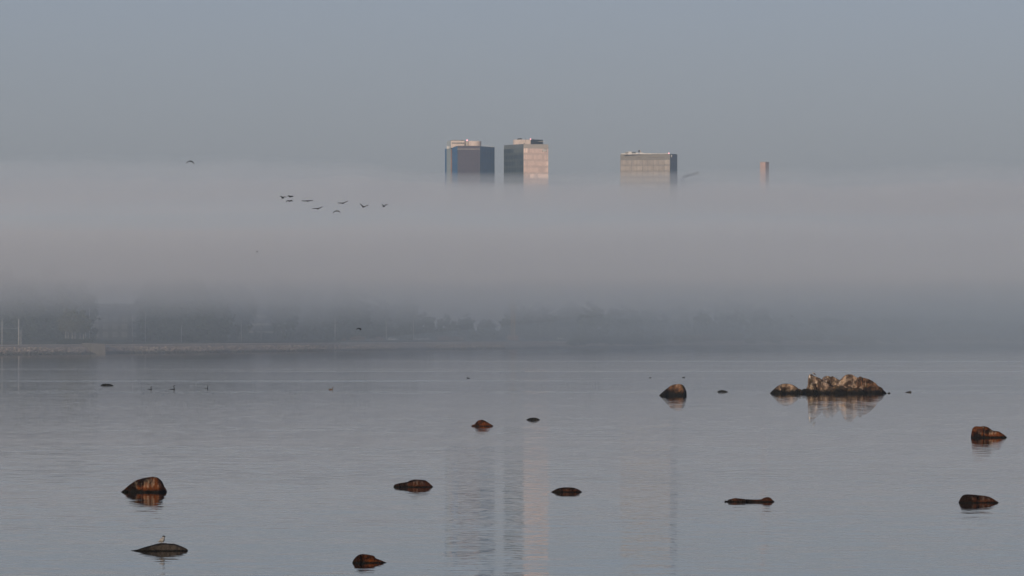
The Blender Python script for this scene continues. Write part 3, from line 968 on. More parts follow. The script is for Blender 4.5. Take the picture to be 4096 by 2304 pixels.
facade('cladding_column', P['b'], P['c'], 3, (Z1(400), Z1(398)), 34, 2, paned('pale_column', (0.13, 0.155, 0.17), (0.15, 0.175, 0.19), 0.5, 0.3), None, T1, label='pale grey windowless column on the left side', seed=12)
pc, pd_ = P['c'], P['d']
pk = (pc[0] + (pd_[0] - pc[0]) * 0.2, pc[1] + (pd_[1] - pc[1]) * 0.2)
facade('cladding_strip', pc, pk, 3, (Z1(388), Z1(378)), 34, 1, paned('rust_strip', (0.10, 0.06, 0.045), (0.26, 0.13, 0.085), 0.5, 0.3), None, T1, label='narrow rust coloured strip', seed=13, tones={(2, 0): 1.6, (3, 0): 1.3})
facade('glass_facade', pk, pd_, 3, (Z1(378), ztop), 34, 4, M_blue, M_darkframe, T1, label='blue glass facade left of the maroon one', seed=14)
facade('glass_facade', P['d'], P['e'], 3, ztop, 34, 14, M_maroon, M_darkframe, T1, label='maroon glass facade in the middle', seed=15)
facade('glass_facade', P['e'], P['f'], 3, (ztop - 0.3, Z1(368)), 34, 9, M_blue, M_darkframe, T1, label='deep blue glass facade on the right', seed=16)
bbox_part('cornice_light_strip', M_white, T1, X1(550) - ox, X1(943) - ox, -0.75, -0.3, Z1(416), Z1(411))
rb = bbox_part('roof_plant_room', M_pinkclad, T1, X1(442) - ox, X1(678) - ox, 7.0, 24.0, Z1(385), Z1(263))
bm = bmesh.new()
for k in range(6): box(bm, X1(462 + k * 36) - ox, X1(490 + k * 36) - ox, 6.85, 7.05, Z1(316), Z1(296))
link('louvres', bm, M_darkframe, rb)
bbox_part('roof_edge', M_darkframe, rb, X1(438) - ox, X1(678) - ox, 6.6, 24.4, Z1(263), Z1(256))
bm = bmesh.new(); prism(bm, [(X1(370) - ox, 21.0), (X1(442) - ox, 7.0), (X1(442) - ox, 26.0), (X1(374) - ox, 28.0)], Z1(400), [Z1(266), Z1(258), Z1(258), Z1(266)])
link('roof_box_shaded_side', bm, M_shadeclad, T1)  # left side of the roof box, its shade painted as cooler grey
bm = bmesh.new(); box(bm, X1(678) - ox, X1(735) - ox, 9.5, 24.0, Z1(360), Z1(272)); link('roof_link_block', bm, M_greyclad, T1)
bm = bmesh.new(); drum(bm, X1(850) - ox, 12.0, (X1(965) - X1(735)) / 2, Z1(360), Z1(271)); link('roof_drum', bm, M_pinkclad, T1)
bm = bmesh.new()
for k, u in enumerate((371, 388, 405, 421)):
    box(bm, X1(u) - ox, X1(u + 11) - ox, 12.6, 13.4, Z1(400), Z1(352 + 3 * (k % 2)))
    box(bm, X1(u) - ox, X1(u + 15) - ox, 12.5, 13.3, Z1(378), Z1(370))
link('roof_sign', bm, M_white, T1)
for u, v in ((515, 248), (610, 250), (845, 262), (790, 258), (897, 256)):
    bbox_part('roof_vent', M_white if u in (790, 897) else M_darkframe, T1, X1(u) - ox, X1(u + 11) - ox, 12.0, 13.0, Z1(274), Z1(v))
bm = bmesh.new(); box(bm, X1(965) - ox, X1(1090) - ox, 5.0, 5.3, Z1(346), Z1(342)); link('roof_railing', bm, M_steel, T1)
bbox_part('roof_coping', M_steel, T1, X1(960) - ox, X1(1180) - ox, 18.0, 18.4, Z1(364), Z1(358))
bbox_part('camera_bracket', M_darkframe, T1, X1(1187) - ox, X1(1199) - ox, 19.5, 20.2, Z1(432), Z1(422))
bbox_part('camera_bracket', M_darkframe, T1, X1(330) - ox, X1(345) - ox, 16.5, 17.2, Z1(452), Z1(446))
lamp_ball(T1, X1(722) - ox, 8.5, Z1(256), 0.62)

# --- second tower: rose cladding right, grey glass left, sun and shade put into their colours
ox2 = X1(1690)
T2 = empty('office_tower', (ox2, TOWY, 0), 'rose and grey tower with pale drum on its roof, middle of the three towers', 'tower')
A = (X1(1360) - ox2, 30.0); Bc = (0.0, 0.0); Cc = (X1(2116) - ox2, 9.5)
Dd = (Cc[0] + A[0], Cc[1] + A[1])
zc = Z1(326)
bm = bmesh.new(); prism(bm, [A, Bc, Cc, Dd], 0.0, [zc - 0.3] * 4); link('core', bm, M_dark, T2)
NF = 30
z_roof0 = Z1(398)
facade('glass_facade', A, Bc, 3, z_roof0, NF, 12, M_bluegrey, M_darkframe, T2, label='grey glass side with pale floor bands, shade painted into its tones', seed=21, spandrel=0.36, spt=0.55, win=(0.0, 0.28),
       tones={(0, 6): .95, (0, 7): 1.0, (0, 8): .95, (0, 9): 1.0, (0, 10): .95, (0, 11): 1.0, (2, 7): .5, (2, 8): .5, (2, 9): .45, (3, 8): .4, (0, 0): .1, (0, 1): .15, (0, 3): .1, (0, 4): .2, (2, 3): .05, (2, 4): .1})
bright = {(0, 0): 1.9, (0, 1): 1.9, (2, 11): 1.3, (4, 3): 1.7, (4, 4): 1.5, (4, 7): 1.35, (4, 8): 1.4, (4, 9): 1.45, (4, 10): 1.4, (4, 11): 1.45, (1, 0): .95, (2, 0): .95, (3, 0): 1.0, (3, 3): .95, (3, 11): 1.05}  # light on the bright windows painted into their pane tones
fc = facade('panel_facade', Bc, Cc, 3, z_roof0, NF, 12, M_sunpane, M_steel, T2, label='panel side with rose sunlight painted into its tones', seed=22, spandrel=0.3, fr=0.10, spt=0.42, win=(0.40, 0.70))
lay = fc.data.color_attributes['tone'].data
idx = 0
for i in range(NF):
    for j in range(12):
        fi = NF - 1 - i
        if (fi, j) in bright:
            tn = 0.72 * bright[(fi, j)]
            for q in range(4): lay[idx + 4 + q].color = (tn, tn, tn, 1)
        idx += 8
bm = bmesh.new()
facade('parapet', A, Bc, z_roof0 + 0.02, zc, 1, 12, paned('shaded_parapet', (0.075, 0.085, 0.095), (0.10, 0.11, 0.118), 0.6, 0.2), None, T2, label='parapet with shade painted in as grey', seed=23, spandrel=0.5)  # darker, cooler parapet colour carries the shade of this side
facade('parapet', Bc, Cc, z_roof0 + 0.02, zc, 2, 12, paned('sunlit_parapet', (0.30, 0.255, 0.225), (0.38, 0.32, 0.28), 0.6, 0.3), M_steel, T2, label='parapet with sunlight painted in as tan', seed=24, spandrel=0.5, fr=0.08)  # paler, warmer parapet colour carries the sunlight
bm.free()
rd = (X1(1815) - X1(1515)) / 2
bm = bmesh.new()
cx, cy = X1(1665) - ox2, 16.0
pts = [(cx + rd * math.cos(R(a_)), cy + rd * 0.62 * math.sin(R(a_))) for a_ in range(180, 286, 6)]
pts += [(X1(1815) - ox2, cy - rd * 0.6), (X1(1815) - ox2, cy + 9), (cx - rd, cy + 9)]
prism(bm, pts, zc - 1.0, Z1(243)); dr = link('roof_drum', bm, M_pinkclad, T2)
bbox_part('roof_door', M_pinkclad, dr, X1(1582) - ox2, X1(1630) - ox2, cy - rd * 0.66, cy - rd * 0.3, zc - 0.5, Z1(291))
bbox_part('roof_door', M_darkframe, dr, X1(1696) - ox2, X1(1711) - ox2, cy - rd * 0.68, cy - rd * 0.5, Z1(312), Z1(300))
bm = bmesh.new(); prism(bm, [(X1(1816) - ox2, cy - rd * 0.55), (X1(2030) - ox2, cy + 6), (X1(2030) - ox2, cy + 13), (X1(1816) - ox2, cy + 12)], zc - 1.0, Z1(238))
link('roof_plant_room', bm, M_dark, T2)
bbox_part('roof_rail', M_white, T2, X1(1945) - ox2, X1(2062) - ox2, cy + 1.0, cy + 1.4, Z1(272), Z1(268))
bm = bmesh.new(); bmesh.ops.create_uvsphere(bm, u_segments=16, v_segments=8, radius=1.0)
for v in bm.verts: v.co = Vector((X1(1625) - ox2 + v.co.x * 2.0, cy + v.co.y * 1.3, Z1(230) + v.co.z * 0.72 + 0.12 * v.co.x))
link('satellite_dish', bm, M_darkframe, T2, True)
bm = bmesh.new(); tube(bm, [(X1(1725) - ox2, cy - rd * 0.63, Z1(285)), (X1(1725) - ox2, cy - rd * 0.63, Z1(212))], 0.12, 6); link('antenna', bm, M_darkframe, T2)
bm = bmesh.new(); box(bm, X1(1735) - ox2, X1(1800) - ox2, cy - 1, cy + 1, Z1(245), Z1(237)); link('roof_vent', bm, M_darkframe, T2)
bbox_part('roof_vent', M_darkframe, T2, X1(1850) - ox2, X1(1862) - ox2, cy + 3, cy + 4, Z1(240), Z1(222))
lamp_ball(T2, X1(1813) - ox2, cy - rd * 0.6, Z1(232), 0.5)
u_ = lambda px_: Vector((Bc[0] + (Cc[0] - Bc[0]) * ((px_ - 1690) / 426), Bc[1] + (Cc[1] - Bc[1]) * ((px_ - 1690) / 426)))
p0, p1 = u_(2012), u_(2085)
bm = bmesh.new(); prism(bm, [(p0.x + 0.3, p0.y - 0.75), (p1.x + 0.3, p1.y - 0.75), (p1.x + 0.3, p1.y - 0.2), (p0.x + 0.3, p0.y - 0.2)], Z1(448), Z1(410)); sg = link('wall_sign', bm, M_white, T2)
for a_, b2, v0, v1 in ((2006, 2014, 455, 440), (2072, 2082, 455, 440), (2040, 2072, 411, 404), (2074, 2082, 420, 404)):
    q0, q1 = u_(a_), u_(b2)
    bm = bmesh.new()
    prism(bm, [(q0.x + .3, q0.y - 0.95), (q1.x + .3, q1.y - 0.95), (q1.x + .3, q1.y - 0.3), (q0.x + .3, q0.y - 0.3)], Z1(v0), Z1(v1))
    link('sign_mark', bm, M_darkframe, sg)
bbox_part('camera_bracket', M_darkframe, T2, X1(2116) - ox2, X1(2132) - ox2, 9.0, 9.8, Z1(388), Z1(378))
bbox_part('camera_bracket', M_darkframe, T2, X1(1345) - ox2, X1(1360) - ox2, 29.4, 30.2, Z1(408), Z1(400))

# --- third tower: wide bronze grey block
X3 = lambda u: tX(u, 2400, 0.3106)
Z3 = lambda v: tZ(v, 550, 0.3106)
ox3 = X3(902)
T3 = empty('office_tower', (ox3, TOWY, 0), 'wide bronze grey block with boxes along its flat roof, rightmost of the three towers', 'tower')
A = (X3(268) - ox3, 14.0); Bc = (0.0, 0.0); Cc = (X3(996) - ox3, 13.0); Dd = (A[0] + Cc[0], A[1] + Cc[1])
zc = Z3(210)
bm = bmesh.new(); prism(bm, [A, Bc, Cc, Dd], 0.0, [zc - 0.3] * 4); link('core', bm, M_dark, T3)
facade('glass_facade', A, Bc, 3, zc - 4.5, 30, 18, M_warmpane, M_darkframe, T3, label='bronze grey glass front', seed=31, spandrel=0.3, fr=0.12, spt=0.25, win=(0.3, 0.8),
       tones={(1, 6): 1.0, (0, 16): .95, (1, 16): .9, (2, 16): .9})
facade('parapet', A, Bc, zc - 4.48, zc, 2, 18, paned('bronze_parapet', (0.10, 0.085, 0.078), (0.15, 0.13, 0.115), 0.5, 0.3), None, T3, seed=32, spandrel=0.5)
facade('glass_facade', Bc, Cc, 3, zc, 30, 6, paned('shaded_side_glass', (0.03, 0.065, 0.13), (0.055, 0.095, 0.17), 0.4, 0.2), M_darkframe, T3, label='narrow glass side with shade painted in as dark blue', seed=33)  # shade of the right side put into darker, bluer pane tones
bbox_part('roof_edge', M_white, T3, A[0] + 0.3, -0.5, 5.0, 5.6, zc - 0.2, zc + 0.45)
yr = 10.0
for nm, u0, u1, v0, v1, mt in (('roof_unit', 318, 368, 200, 190, M_steel), ('roof_unit', 330, 366, 212, 184, M_greyclad), ('roof_plant_room', 367, 412, 214, 175, M_white), ('roof_unit', 413, 462, 212, 182, M_darkframe),
                               ('roof_unit', 464, 494, 214, 190, M_white), ('roof_plant_room', 521, 554, 214, 189, M_white), ('roof_unit', 498, 520, 212, 200, M_darkframe), ('roof_railing', 556, 632, 208, 197, M_steel), ('roof_railing', 835, 880, 208, 196, M_steel)):
    d_ = 3.0 if nm != 'roof_railing' else 0.2
    bbox_part(nm, mt, T3, X3(u0) - ox3, X3(u1) - ox3, yr, yr + d_, Z3(v0), Z3(v1))
bm = bmesh.new(); bmesh.ops.create_uvsphere(bm, u_segments=16, v_segments=8, radius=1.0)
for v in bm.verts: v.co = Vector((X3(506) - ox3 + v.co.x * 0.75, yr + 1 + v.co.y * 0.7, Z3(170) + v.co.z * 0.95))
link('satellite_dish', bm, M_darkframe, T3, True)
bm = bmesh.new(); tube(bm, [(X3(524) - ox3, yr + 1.5, Z3(192)), (X3(522) - ox3, yr + 1.5, Z3(160)), (X3(512) - ox3, yr + 1.2, Z3(160))], 0.4, 8); link('dish_mount', bm, M_pinkclad, T3)
bm = bmesh.new(); tube(bm, [(X3(740) - ox3, yr, zc), (X3(740) - ox3, yr, Z3(178))], 0.1, 6); link('antenna', bm, M_steel, T3)
lamp_ball(T3, X3(889) - ox3, 3.0, Z3(201), 0.5)
bm = bmesh.new(); bmesh.ops.create_uvsphere(bm, u_segments=16, v_segments=10, radius=1.0)
for v in bm.verts: v.co = Vector((X3(921) - ox3 + v.co.x * 0.62, 2.0 + v.co.y * 0.5, Z3(238) + v.co.z * 1.05))
link('wall_sign', bm, M_white, T3, True)
bbox_part('sign_mount', M_dark, T3, X3(921) - ox3 - 0.3, X3(921) - ox3 + 0.3, 2.0, 4.6, Z3(240), Z3(236))

# --- brick chimney tower far right
CY = 5600.0
chx0, chx1 = (3041.5 - 2048) * K * CY, (3077 - 2048) * K * CY
chm = (3062 - 2048) * K * CY
zt = EYE + (HZ - 648) * K * CY
CT = empty('brick_tower', (chm, CY, 0), 'slim red brick tower standing alone above the fog, far right', 'tower')
bm = bmesh.new(); prism(bm, [(chx0 - chm, 6.0), (0, 0), (chx1 - chm, 7.0), (1.0, 13.0)], 0.0, zt)
link('shaft', bm, M_brick, CT)
bm = bmesh.new(); prism(bm, [(chx0 - chm - .25, 6.0), (0, -.3), (chx1 - chm + .25, 7.0), (1.0, 13.3)], zt - 0.8, zt + 0.02)
link('coping', bm, M_brick, CT)
for dx, h in ((-2.6, 2.2), (0.8, 3.4), (2.2, 1.6)):
    bm = bmesh.new(); tube(bm, [(dx, 6.5, zt - 0.2), (dx, 6.5, zt + h)], 0.13, 6); link('antenna', bm, M_steel, CT)


# ------------------------------------------------------------------ cranes
def lattice(bm, p, q, w, n, r=0.12):
    p, q = Vector(p), Vector(q)
    t_ = (q - p).normalized()
    s = t_.cross(Vector((0, 1, 0)))
    s = s.normalized() if s.length > 0.1 else Vector((1, 0, 0))
    u = s.cross(t_).normalized()
    cs = [s * w / 2 + u * w / 2, -s * w / 2 + u * w / 2, -s * w / 2 - u * w / 2, s * w / 2 - u * w / 2]
    for c in cs: tube(bm, [p + c, q + c], r, 5)
    for i in range(n):
        a_, b2 = p + (q - p) * (i / n), p + (q - p) * ((i + 1) / n)
        for k in range(4):
            tube(bm, [a_ + cs[k], b2 + cs[(k + 1) % 4]], r * 0.6, 4)


M_crane = plain('crane_paint', (0.12, 0.12, 0.13), 0.2, 0.5, 0.6)
M_yellow = plain('yellow_crane_paint', (0.42, 0.24, 0.07), 0.2, 0.5, 0.6)
JY = 4700.0
j0, j1 = at(2731, 709, JY), at(2793.5, 691, JY)
LC = empty('luffing_crane', (j0.x, JY, 0), 'dark crane jib sticking out of the fog top right of the wide tower', 'crane')
bm = bmesh.new(); lattice(bm, (0, 0, 0), (0, 0, j0.z - 1.0), 2.2, 40, 0.14); link('mast', bm, M_crane, LC)
bm = bmesh.new(); lattice(bm, (0, 0, j0.z), (j1.x - j0.x, 0, j1.z), 1.3, 12, 0.2); link('jib', bm, M_crane, LC)
bm = bmesh.new(); tube(bm, [(j1.x - j0.x, 0, j1.z + 0.8), (j1.x - j0.x, 0, j1.z - 9)], 0.10, 5); link('hoist_rope', bm, M_crane, LC)
bm = bmesh.new(); tube(bm, [(j1.x - j0.x - 0.4, 0, j1.z), (j1.x - j0.x - 0.4, 0, j1.z + 1.6)], 0.22, 6); link('jib_head', bm, M_crane, LC)
TCp = stand(2052, 1352)
TC = empty('tower_crane', TCp, 'faint yellow lattice crane mast rising into the fog above the end of the embankment', 'crane')
Mz = (1352 - 1130) * K * TCp.y
bm = bmesh.new(); lattice(bm, (0, 0, 0), (0, 0, Mz), 1.7, 24, 0.17); link('mast', bm, M_yellow, TC)
bbox_part('ballast_base', plain('base_rust', (0.25, 0.13, 0.08), 0.2, 0.5), TC, -2.6, 2.6, -2.2, 2.2, -0.5, 2.4)
bm = bmesh.new(); lattice(bm, (-9, 0, Mz + 0.8), (34, 0, Mz + 0.8), 1.3, 26, 0.12); link('jib', bm, M_yellow, TC)
bbox_part('cab', M_white, TC, 0.95, 2.3, -0.9, 0.9, Mz - 2.6, Mz - 0.4)

# ------------------------------------------------------------------ poles, wire, buildings, cars on the embankment
M_pole = plain('galvanised_pole', (0.50, 0.47, 0.44), 0.1, 1.0, 0.6)


def make_pole(h, r):
    root = bpy.data.objects.new('lamp_post', None)
    COL.objects.link(root)
    bm = bmesh.new(); tube(bm, [(0, 0, -0.3), (0, 0, h * 0.5), (0, 0, h)], [r, r * 0.85, r * 0.7], 8); link('pole', bm, M_pole, root, True)
    bm = bmesh.new(); tube(bm, [(0, 0, h - 0.1), (0.15, -0.3, h + 0.2), (0.5, -1.0, h + 0.35)], 0.06, 6); link('arm', bm, M_pole, root, True)
    bm = bmesh.new(); box(bm, 0.3, 0.7, -1.7, -0.95, h + 0.28, h + 0.44); link('lamp_head', bm, M_steel, root)
    return root


GP = 'lamp posts along the embankment'
POLES = [(8, 1278, 1381, 'pale pole at the left edge carrying one end of the overhead wire', .15),
         (75, 1277, 1379, 'thick pale pole carrying the right end of the overhead wire', .20),
         (84, 1322, 1379, 'short thin pole beside the thick wire pole', .12),
         (358, 1232, 1353, 'tallest pale lamp post, behind the concrete block', .16),
         (343, 1312, 1351, 'short pale post just left of the tallest lamp post', .16),
         (530, 1262, 1358, 'pale lamp post in front of the apartment block', .14),
         (581, 1248, 1351, 'thin lamp post at the right end of the apartment block', .12),
         (726, 1305, 1346, 'faint lamp post among the dark trees right of the apartment block', .11),
         (965, 1290, 1357, 'lamp post in front of the pale banded building', .14),
         (1044, 1302, 1361, 'faint lamp post at the right part of the pale banded building', .12),
         (1340, 1272, 1363, 'bright thin lamp post left of the pinkish bushes', .15),
         (1545, 1282, 1352, 'faint lamp post above the pinkish bushes', .13),
         (1654, 1276, 1354, 'faint lamp post beside the parked white cars', .13),
         (1712, 1318, 1360, 'short faint post right of the parked white cars', .13),
         (2159, 1285, 1352, 'faint lamp post above the dark stakes', .14),
         (2200, 1292, 1350, 'faint post left of the car headlights', .13)]
pole_at = {}
for px, top, base, lab, r in POLES:
    p = stand(px, base)
    h = max(3.0, EYE + (HZ - top) * K * p.y - p.z)
    t = make_pole(h, r * 1.15)
    t.location = p
    tag(t, lab, 'lamp post', GP)
    pole_at[px] = (p, h)
pa, pb = pole_at[8][0], pole_at[75][0]
za = EYE + (HZ - 1311) * K * pa.y
zb = EYE + (HZ - 1311) * K * pb.y
bm = bmesh.new()
tube(bm, [Vector((pa.x + (pb.x - pa.x) * i / 10, pa.y + (pb.y - pa.y) * i / 10, za + (zb - za) * i / 10 - 0.25 * math.sin(math.pi * i / 10))) for i in range(11)], 0.07, 6)
tag(link('overhead_wire', bm, M_pole), 'thin wire stretched between the two pale poles at the left edge', 'wire')


def windows(root, x0, x1, zs, n, w_, h_, y, mat, framem):
    for z in zs:
        for i in range(n):
            xc = x0 + (x1 - x0) * (i + 0.5) / n
            bm = bmesh.new(); box(bm, xc - w_ / 2 - .12, xc + w_ / 2 + .12, y - 0.12, y + 0.1, z - .12, z + h_ + .12)
            f = link('window', bm, framem, root)
            bm = bmesh.new(); box(bm, xc - w_ / 2, xc + w_ / 2, y - 0.17, y - 0.13, z, z + h_)
            link('pane', bm, mat, f)


M_wallg = plain('grey_render', (0.055, 0.052, 0.052), 0.12, 0.3, 0.9)
M_winp = plain('bright_pane', (0.13, 0.12, 0.12), 0.2, 0.5, 0.3, 0.5)
M_roofd = plain('roof_felt', (0.10, 0.10, 0.10), 0.2, 0.3, 0.9)
M_wallp = plain('pale_render', (0.36, 0.33, 0.28), 0.1, 0.3, 0.9)
p = stand(470, 1352, 260)
mpx = K * p.y
AB = empty('apartment_block', p, 'dim four storey apartment block in the fog behind the embankment, with rows of pale windows', 'building')
x0, x1, ht = (365 - 470) * mpx, (592 - 470) * mpx, (1366 - 1226) * mpx
bbox_part('wall', M_wallg, AB, x0, x1, 0, 12, -0.5, ht)
bbox_part('roof', M_roofd, AB, x0 - .5, x1 + .5, -.5, 12.5, ht + .01, ht + .5)
windows(AB, x0, x1, [1.2, 4.3, 7.3], 6, 1.6, 1.7, 0, M_winp, M_wallp)
p = stand(1000, 1356, 420)
mpx = K * p.y
PB = empty('banded_building', p, 'faint low building with pale horizontal floor bands behind the lamp posts', 'building')
x0, x1, ht = (880 - 1000) * mpx, (1132 - 1000) * mpx, (1358 - 1262) * mpx
bbox_part('wall', M_wallg, PB, x0, x1, 0, 14, -0.5, ht)
bbox_part('roof', M_roofd, PB, x0 - .3, x1 + .3, -.3, 14.3, ht + .01, ht + .4)
for zz in (ht - 1.2, ht - 4.6, ht - 8.0): bbox_part('floor_band', M_wallp, PB, x0, x1, -0.8, -0.02, zz, zz + 1.1)
p = stand(1797, 1358, 150)
mpx = K * p.y
RS = empty('red_shed', p, 'long low dull red shed with a white door at its right end', 'shed')
x0, x1, ht = (1752 - 1797) * mpx, (1857 - 1797) * mpx, 15 * mpx
bbox_part('wall', plain('red_boards', (0.16, 0.075, 0.065), 0.2, 0.4), RS, x0, x1, 0, 6, -0.4, ht)
bm = bmesh.new(); prism(bm, [(x0 - .3, -.4), (x1 + .3, -.4), (x1 + .3, 6.4), (x0 - .3, 6.4)], ht, [ht + .15, ht + .15, ht + .8, ht + .8]); link('roof', bm, M_roofd, RS)
bbox_part('door', M_wallp, RS, (1841 - 1797) * mpx, (1855 - 1797) * mpx, -0.08, 0.02, 0.2, ht - .25)

# concrete outfall block set into the slope
sy = shore_y(364)
cp = Vector(((364 - 2048) * K * (sy + 5), sy + 5, 0))
mp = K * sy
bm = bmesh.new()
prism(bm, [((312 - 364) * mp, 16.0), (0, 0), ((419 - 364) * mp, 2.5), ((380 - 364) * mp, 40.0), ((312 - 364) * mp, 40.0)], -0.6, [3.9, 3.75, 3.45, 3.6, 3.9])
tag(link('concrete_block', bm, plain('old_concrete', (0.25, 0.215, 0.185), 0.15, 0.5, 0.9), loc=cp), 'pale concrete outfall block with sharp corner in the rubble embankment', 'concrete block')


def car(p, label, rz, paint, lights=False, group=None):
    root = empty('parked_car', p, label, 'car', group, rz)
    bm = bmesh.new()
    prof = [(-2.1, 0.35), (2.1, 0.35), (2.15, 0.75), (1.1, 0.95), (0.5, 1.45), (-1.0, 1.48), (-1.75, 1.0), (-2.15, 0.9)]
    rings(bm, [[(x, y, z) for x, z in prof] for y in (-0.85, 0.85)]); link('body', bm, paint, root)
    for sy_ in (-0.87, 0.87):
        bm = bmesh.new(); rings(bm, [[(x, sy_ - .01, z) for x, z in ((-1.3, 0.98), (0.75, 0.98), (0.4, 1.36), (-0.95, 1.38))], [(x, sy_ + .01, z) for x, z in ((-1.3, 0.98), (0.75, 0.98), (0.4, 1.36), (-0.95, 1.38))]]); link('side_window', bm, M_dark, root)
        for wx in (-1.3, 1.35):
            bm = bmesh.new(); tube(bm, [(wx, sy_ - .1, 0.32), (wx, sy_ + .1, 0.32)], 0.33, 14); link('wheel', bm, M_darkframe, root)
    if lights:
        for sy_ in (-0.62, 0.62):
            bm = bmesh.new(); bmesh.ops.create_uvsphere(bm, u_segments=10, v_segments=6, radius=0.16)
            for v in bm.verts: v.co = Vector((2.14 + v.co.x * .5, sy_ + v.co.y, 0.70 + v.co.z))
            link('headlight', bm, M_headlamp, root)
    return root


M_carw = plain('white_car_paint', (0.62, 0.60, 0.57), 0.05, 1.0, 0.3, 0.5)
M_card = plain('grey_car_paint', (0.12, 0.12, 0.13), 0.05, 1.0, 0.3, 0.5)
car(stand(1571, 1358), 'white car standing alone left of the lamp post, on the embankment top', 0.2, M_carw, group='cars on the embankment')
car(stand(1677, 1359), 'left one of two white cars parked end to end on the embankment', 0.1, M_carw, group='cars on the embankment')
car(stand(1701, 1359), 'right one of two white cars parked end to end on the embankment', 0.1, M_carw, group='cars on the embankment')
car(stand(2239, 1357), 'car driving towards the viewer with two lit headlights', R(-90), M_card, True)

# dark stakes
bm0 = bmesh.new(); tube(bm0, [(0, 0, -0.4), (0, 0, 1.9), (0.02, 0, 2.1)], [0.17, 0.15, 0.05], 6)
stake = link('stake', bm0, plain('dark_wood', (0.045, 0.04, 0.035), 0.3, 1.0))
tag(stake, 'dark wooden stake in the row on the bank left of the car headlights', 'stake', 'row of dark stakes')
first = True
for i in range(9):
    o = stake if first else stake.copy()
    if not first: COL.objects.link(o)
    first = False
    o.location = stand(2134 + i * 8.2, 1362)
    o.scale = (1, 1, random.uniform(0.8, 1.3))

# rubble on the slope
bm = bmesh.new()
rnd = random.Random(5)
tpl = bmesh.new(); bmesh.ops.create_icosphere(tpl, subdivisions=1, radius=1.0)
tv = [v.co.copy() for v in tpl.verts]; tf = [[v.index for v in f.verts] for f in tpl.faces]; tpl.free()
for _ in range(2600):
    px = rnd.uniform(-40, 2040)
    Y = shore_y(px)
    i = rnd.random()
    X = (px - 2048) * K * Y
    sx_, sy_ = (shore_y_at_x(X + 1) - shore_y_at_x(X)), 1
    off = 5.6 * i
    L_ = math.hypot(1, sx_)
    x, y = X - sx_ / L_ * off, Y + off / L_
    z = ground_z(x, y)
    r_ = rnd.uniform(0.25, 0.62) * (1.2 - 0.5 * i)
    vv = [bm.verts.new((x + c.x * r_ * rnd.uniform(.8, 1.3), y + c.y * r_, z + c.z * r_ * 0.75 + rnd.uniform(-.05, .1))) for c in tv]
    for f in tf: bm.faces.new([vv[j] for j in f])
b = N('rubble_stone')
oi = b.n('ShaderNodeNewGeometry')
M_rub = b.surf(wet_foot(b, b.mix(oi.outputs['Random Per Island'], (0.20, 0.155, 0.12), (0.62, 0.48, 0.38)), 0.4, 1.4), 0.9, 0.2)
tag(link('rubble', bm, M_rub), 'broken stone rubble armouring the embankment slope', 'rubble', kind='stuff')

# ------------------------------------------------------------------ trees and bushes
M_bark = plain('bark', (0.06, 0.05, 0.042), 0.3, 2.0, 0.9)
M_birch = plain('birch_bark', (0.42, 0.38, 0.35), 0.3, 1.5, 0.9)


def leaf_mat(name, dark, light):
    b = N(name)
    g_ = b.n('ShaderNodeNewGeometry')
    return b.surf(b.mix(g_.outputs['Random Per Island'], dark, light), 0.9, 0.15)


M_leaf = leaf_mat('dark_leaves', (0.018, 0.026, 0.018), (0.045, 0.055, 0.032))
M_leaf2 = leaf_mat('olive_leaves', (0.05, 0.045, 0.022), (0.13, 0.11, 0.045))
M_leaf3 = leaf_mat('rosy_twigs', (0.20, 0.13, 0.10), (0.38, 0.27, 0.21))
M_leaf4 = leaf_mat('rust_leaves', (0.11, 0.065, 0.032), (0.24, 0.15, 0.07))


def crown_bm(rnd, cz, rx, rz, clumps, leaves, size, low=-1.0, bm=None, ox_=0, oy_=0, oz_=0):
    bm = bm or bmesh.new()
    for _ in range(clumps):
        while True:
            d = Vector((rnd.uniform(-1, 1), rnd.uniform(-1, 1), rnd.uniform(low, 1)))
            if 0.25 < d.length < 1: break
        w_ = 1 + 0.35 * noise.noise(d * 2.2 + Vector((rx, rz, clumps)))
        c = Vector((d.x * rx * w_, d.y * rx * w_, cz + d.z * rz * w_))
        cr_ = rnd.uniform(0.14, 0.26) * rx
        for _ in range(leaves):
            o_ = Vector((rnd.gauss(0, 1), rnd.gauss(0, 1), rnd.gauss(0, 0.8))) * cr_ * 0.6
            u = Vector((rnd.uniform(-1, 1), rnd.uniform(-1, 1), rnd.uniform(-1, 1))).normalized()
            v = u.cross(Vector((rnd.uniform(-1, 1), rnd.uniform(-1, 1), rnd.uniform(-1, 1)))).normalized()
            s_ = size * rnd.uniform(0.6, 1.3)
            q_ = c + o_ + Vector((ox_, oy_, oz_))
            bm.faces.new([bm.verts.new(q_ + u * s_), bm.verts.new(q_ + v * s_ * .8), bm.verts.new(q_ - u * s_), bm.verts.new(q_ - v * s_ * .8)])
    return bm


def trunk_bm(rnd, h, r, crown_z, rx):
    bm = bmesh.new()
    tube(bm, [(0, 0, -0.3), (0.1, 0, h * .3), (-.1, .1, h * .6), (0.1, 0, h * .85)], [r, r * .8, r * .5, r * .15], 8)
    for k in range(7):
        a_ = rnd.uniform(0, 6.28)
        z = h * rnd.uniform(0.3, 0.65)
        L_ = rx * rnd.uniform(0.5, 0.9)
        tube(bm, [(0, 0, z), (math.cos(a_) * L_ * .5, math.sin(a_) * L_ * .5, z + L_ * .45), (math.cos(a_) * L_, math.sin(a_) * L_, z + L_ * .8)], [r * .35, r * .22, r * .06], 6)
    return bm


